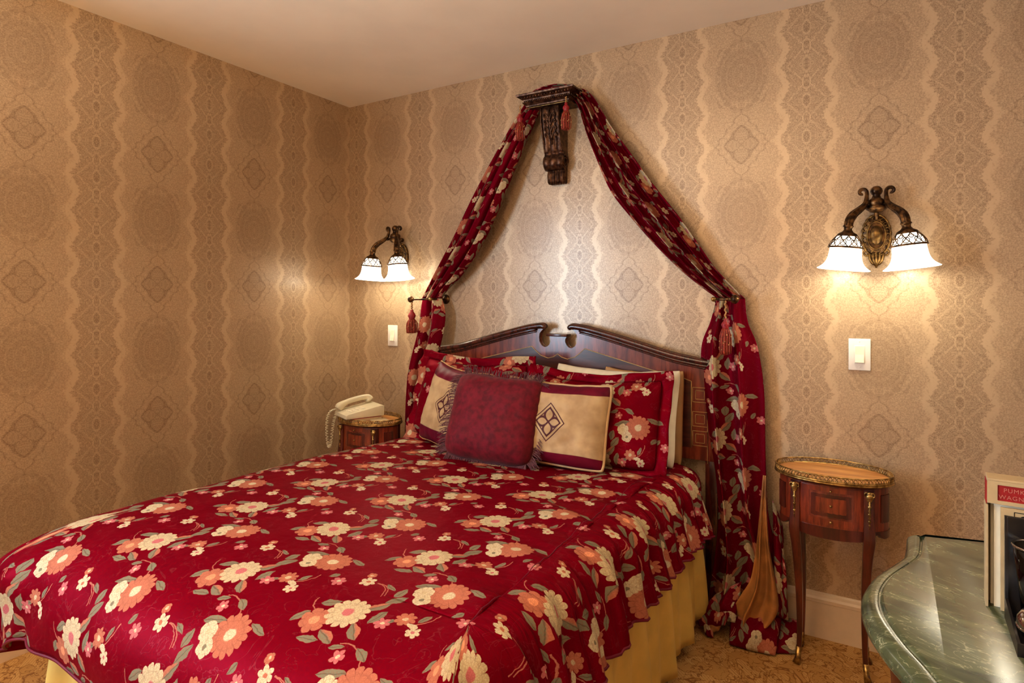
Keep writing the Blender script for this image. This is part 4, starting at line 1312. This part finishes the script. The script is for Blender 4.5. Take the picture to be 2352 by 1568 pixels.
axis = crom([(-.052, -.106, .034), (-.075, -.124, .022), (-.092, -.135, -.01), (-.098, -.138, -.07), (-.095, -.135, -.135), (-.085, -.130, -.165), (-.074, -.125, -.14), (-.070, -.118, -.07), (-.070, -.108, -.02), (-.068, -.098, .012)], 26)
cp = []
for i, p in enumerate(axis):
    a = i * 1.15; sl = 1.0 if i < 70 else .7
    cp.append((p[0] + .0062 * cos(a), p[1] + .0062 * sin(a), p[2] + .0015 * sin(a * .5)))
cp = crom(cp, 3)
sweep(bm, cp, .0019, 5)
obj('coiled_cord', bm, M_PLASTIC, ph)
bm = bmesh.new(); box(bm, -.055, .055, -.04, .04, 0, .004, .0008)
np_ = obj('notepad', bm, M_PAPER, None, sharp=40); np_.location = (.535, -.315, .6805); np_.rotation_euler = (0, 0, radians(-30))
tag(np_, 'small cream notepad beside the telephone on the left side table', 'notepad')
bm = bmesh.new(); box(bm, -.075, .085, -.07, .085, 0, .016, .002)
bk = obj('telephone_book', bm, M_RED, None, sharp=40); bk.location = (.400, -.320, .6803); bk.rotation_euler = (0, 0, radians(-24))
tag(bk, 'thin red directory lying under the cream telephone', 'book')
bm = bmesh.new(); box(bm, -.073, .0853, -.068, .0853, .002, .014); obj('pages', bm, M_PAPER, bk, smooth=False)

# ================================================================== MARBLE DESK
out = [(2.746, -.925), (2.742, -.99), (2.734, -1.06), (2.713, -1.118), (2.682, -1.196), (2.664, -1.271), (2.660, -1.341), (2.669, -1.406), (2.692, -1.477),
       (2.713, -1.525), (2.728, -1.565), (2.745, -1.62), (2.775, -1.70), (2.800, -1.78), (2.805, -1.86), (2.79, -1.95), (2.80, -2.05), (2.84, -2.12)]
curve = [Vector((p[0], p[1], 0)) for p in crom(out, 6)]
back = [Vector((XR - .012, -2.12, 0)), Vector((XR - .012, -.80, 0)), Vector((2.757, -.918, 0))]
outline = curve + back
def inset(P, d):
    n = len(P); R = []
    for i in range(n):
        a, b, c = P[i - 1], P[i], P[(i + 1) % n]
        e1 = (b - a).normalized(); e2 = (c - b).normalized()
        n1 = Vector((-e1.y, e1.x, 0)); n2 = Vector((-e2.y, e2.x, 0))
        nn = (n1 + n2)
        nn = nn.normalized() if nn.length > 1e-6 else n1
        k = max(.4, nn.dot(n1))
        R.append(b + nn * d / k)
    return R
desk = thing('dressing_table', 'serpentine dressing table with a green marble top, at the lower right', 'dressing table', (3.0, -1.5, 0))
dinv = Matrix.Translation((-3.0, 1.5, 0))
bm = bmesh.new(); rings = []
for d, z in ((.030, .7165), (.010, .7165), (.003, .720), (0, .728), (0, .738), (.004, .746), (.012, .752), (.020, .755), (.025, .755), (.0265, .7532), (.029, .7532), (.031, .757), (.036, .760)):
    rings.append([bm.verts.new((p.x, p.y, z)) for p in inset(outline, d)])
n = len(outline)
for A, B in zip(rings, rings[1:]):
    for k in range(n): bm.faces.new((A[k], A[(k + 1) % n], B[(k + 1) % n], B[k]))
bm.faces.new(rings[-1]); bm.faces.new(rings[0][::-1])
o = obj('marble_top', bm, M_GREENM, desk, sharp=35); o.matrix_parent_inverse = dinv
bm = bmesh.new(); ca = inset(outline, .040); cb = inset(outline, .046)
r0 = [bm.verts.new((p.x, p.y, .716)) for p in ca]; r1 = [bm.verts.new((p.x, p.y, .60)) for p in cb]
for k in range(n): bm.faces.new((r0[k], r0[(k + 1) % n], r1[(k + 1) % n], r1[k]))
bm.faces.new(r0); bm.faces.new(r1[::-1])
o = obj('frieze', bm, M_ROSED, desk, sharp=35); o.matrix_parent_inverse = dinv
for x, y in ((2.790, -.975), (2.740, -1.34), (2.87, -2.05), (3.18, -.90), (3.18, -2.05)):
    bm = bmesh.new()
    c = crom([(x, y, .66), (x - .01, y + .005, .56), (x + .0, y, .40), (x + .02, y, .20), (x + .01, y, .05), (x - .01, y + .004, .0)], 6)
    sweep(bm, c, [float(np.interp(p[2], [0, .05, .2, .4, .56, .66], [.016, .012, .014, .019, .028, .030])) for p in c], 14, prof=lambda a: 1 / max(abs(cos(a)), abs(sin(a))) ** .5)
    o = obj('leg', bm, M_ROSED, desk, sharp=50); o.matrix_parent_inverse = dinv

# ------------------------------------------------------------------ things on the dressing table
def textmesh(body, size, mat, parent, loc, rot, name='lettering'):
    cu = bpy.data.curves.new(name, 'FONT'); cu.body = body; cu.size = size; cu.extrude = .0002
    cu.space_character = 1.15
    tmp = bpy.data.objects.new(name, cu); COL.objects.link(tmp)
    dg = bpy.context.evaluated_depsgraph_get(); me = bpy.data.meshes.new_from_object(tmp.evaluated_get(dg))
    bpy.data.objects.remove(tmp)
    me.materials.clear(); me.materials.append(mat)
    o = link(name, me, None, parent, smooth=False); o.location = loc; o.rotation_euler = rot
    return o
M_LETTER = simple('faded_pink_lettering', srgb(188, 110, 100), .6, var=.05)
box_t = thing('card_rack', 'cream rack of upright cards with a red headed label on the marble top', 'card rack', (2.853, -1.235, .760), radians(-4))
bm = bmesh.new(); box(bm, 0, .20, -.004, 0, 0, .195, .0008); box(bm, -.004, .0, -.034, 0, 0, .178, .0005); obj('back_card', bm, M_PAPER, box_t, smooth=False)
bm = bmesh.new(); box(bm, .004, .198, -.016, -.012, 0, .186, .0005); box(bm, .008, .198, -.026, -.022, 0, .183, .0005); obj('inner_cards', bm, M_SHEET, box_t, smooth=False)
bm = bmesh.new()
box(bm, -.002, .200, -.040, .002, .222, .226, .0008); box(bm, -.002, .012, -.040, .002, .183, .222); box(bm, .012, .200, -.040, .002, .183, .189); box(bm, .012, .200, -.040, .002, .216, .222)
obj('header_frame', bm, M_PAPER, box_t, smooth=False)
bm = bmesh.new(); box(bm, .012, .200, -.038, -.001, .189, .216); box(bm, -.0032, -.002, -.034, -.002, .180, .220); obj('red_label', bm, M_RED, box_t, smooth=False)
textmesh('PUMK', .0098, M_LETTER, box_t, (.020, -.0385, .2045), (pi / 2, 0, 0))
textmesh('WAGNA', .0098, M_LETTER, box_t, (.0135, -.0385, .1925), (pi / 2, 0, 0))
bm = bmesh.new(); box(bm, .016, .200, -.0385, -.0345, 0, .178, .0005); obj('front_card', bm, M_PAPER, box_t, smooth=False)
bm = bmesh.new()
for z in (.172, .160): box(bm, .034, .19, -.0392, -.0384, z, z + .001)
box(bm, .034, .035, -.0392, -.0384, .02, .172)
for k in range(6): ball(bm, (.048 + k * .010, -.0388, .166 + .002 * sin(k * 2)), .004, 1.2, .12, .5, 8, 6)
obj('printed_ornament', bm, M_BLACK, box_t, smooth=False)
textmesh('TH', .022, M_BLACK, box_t, (.070, -.0388, .138), (pi / 2, 0, 0))
tray = thing('coffee_caddy', 'black upright coffee caddy tray in front of the card rack', 'caddy', (2.871, -1.298, .760), radians(-2))
bm = bmesh.new(); box(bm, 0, .18, -.006, 0, 0, .172, .001); box(bm, 0, .18, -.135, 0, 0, .006, .001)
prism(bm, [(0, 0), (-.135, 0), (-.135, .020), (-.100, .024), (-.010, .036), (-.005, .172), (0, .172)], -.003, .001, 'yz')
box(bm, 0, .18, -.135, -.130, 0, .020, .001)
obj('tray', bm, M_BLACK, tray, smooth=False)
def glassy():
    m, g, p = newmat('clear_glass'); n = noise(g, objcoord(g), 5, 1)
    setp(g, p, color=mix(g, n, (.9, .92, .92), (1, 1, 1)), rough=.03, trans=1.0, ior=1.45); return m
M_CLEAR = glassy()
M_STEEL = simple('polished_steel', (.55, .53, .52), .12, 1.0, var=.05)
gl = thing('glass_tumbler', 'tall flared glass tumbler with a bright rim against the black caddy back', 'glass', (2.907, -1.333, .7665))
bm = bmesh.new(); lathe(bm, [(.001, .0), (.019, .0), (.021, .003), (.027, .070), (.034, .131), (.0322, .131), (.025, .070), (.019, .008), (.001, .007)], 36); obj('tumbler_body', bm, M_CLEAR, gl)
bm = bmesh.new(); sweep(bm, [(.0336 * cos(a), .0336 * sin(a), .130) for a in np.linspace(0, 2 * pi, 41)[:-1]], .0022, 8, closed=True); obj('rim', bm, M_STEEL, gl)
cup = thing('steel_bowl', 'small polished steel lidded bowl at the front of the black caddy', 'bowl', (2.902, -1.394, .7665))
bm = bmesh.new(); lathe(bm, [(.001, 0), (.018, 0), (.020, .004), (.028, .012), (.033, .022), (.035, .026), (.031, .028), (.001, .028)], 40); obj('bowl_body', bm, M_STEEL, cup)
bm = bmesh.new(); lathe(bm, [(.0335, .028), (.033, .038), (.027, .048), (.014, .053), (.005, .055), (.005, .060), (.001, .061)], 40); obj('lid', bm, M_STEEL, cup)
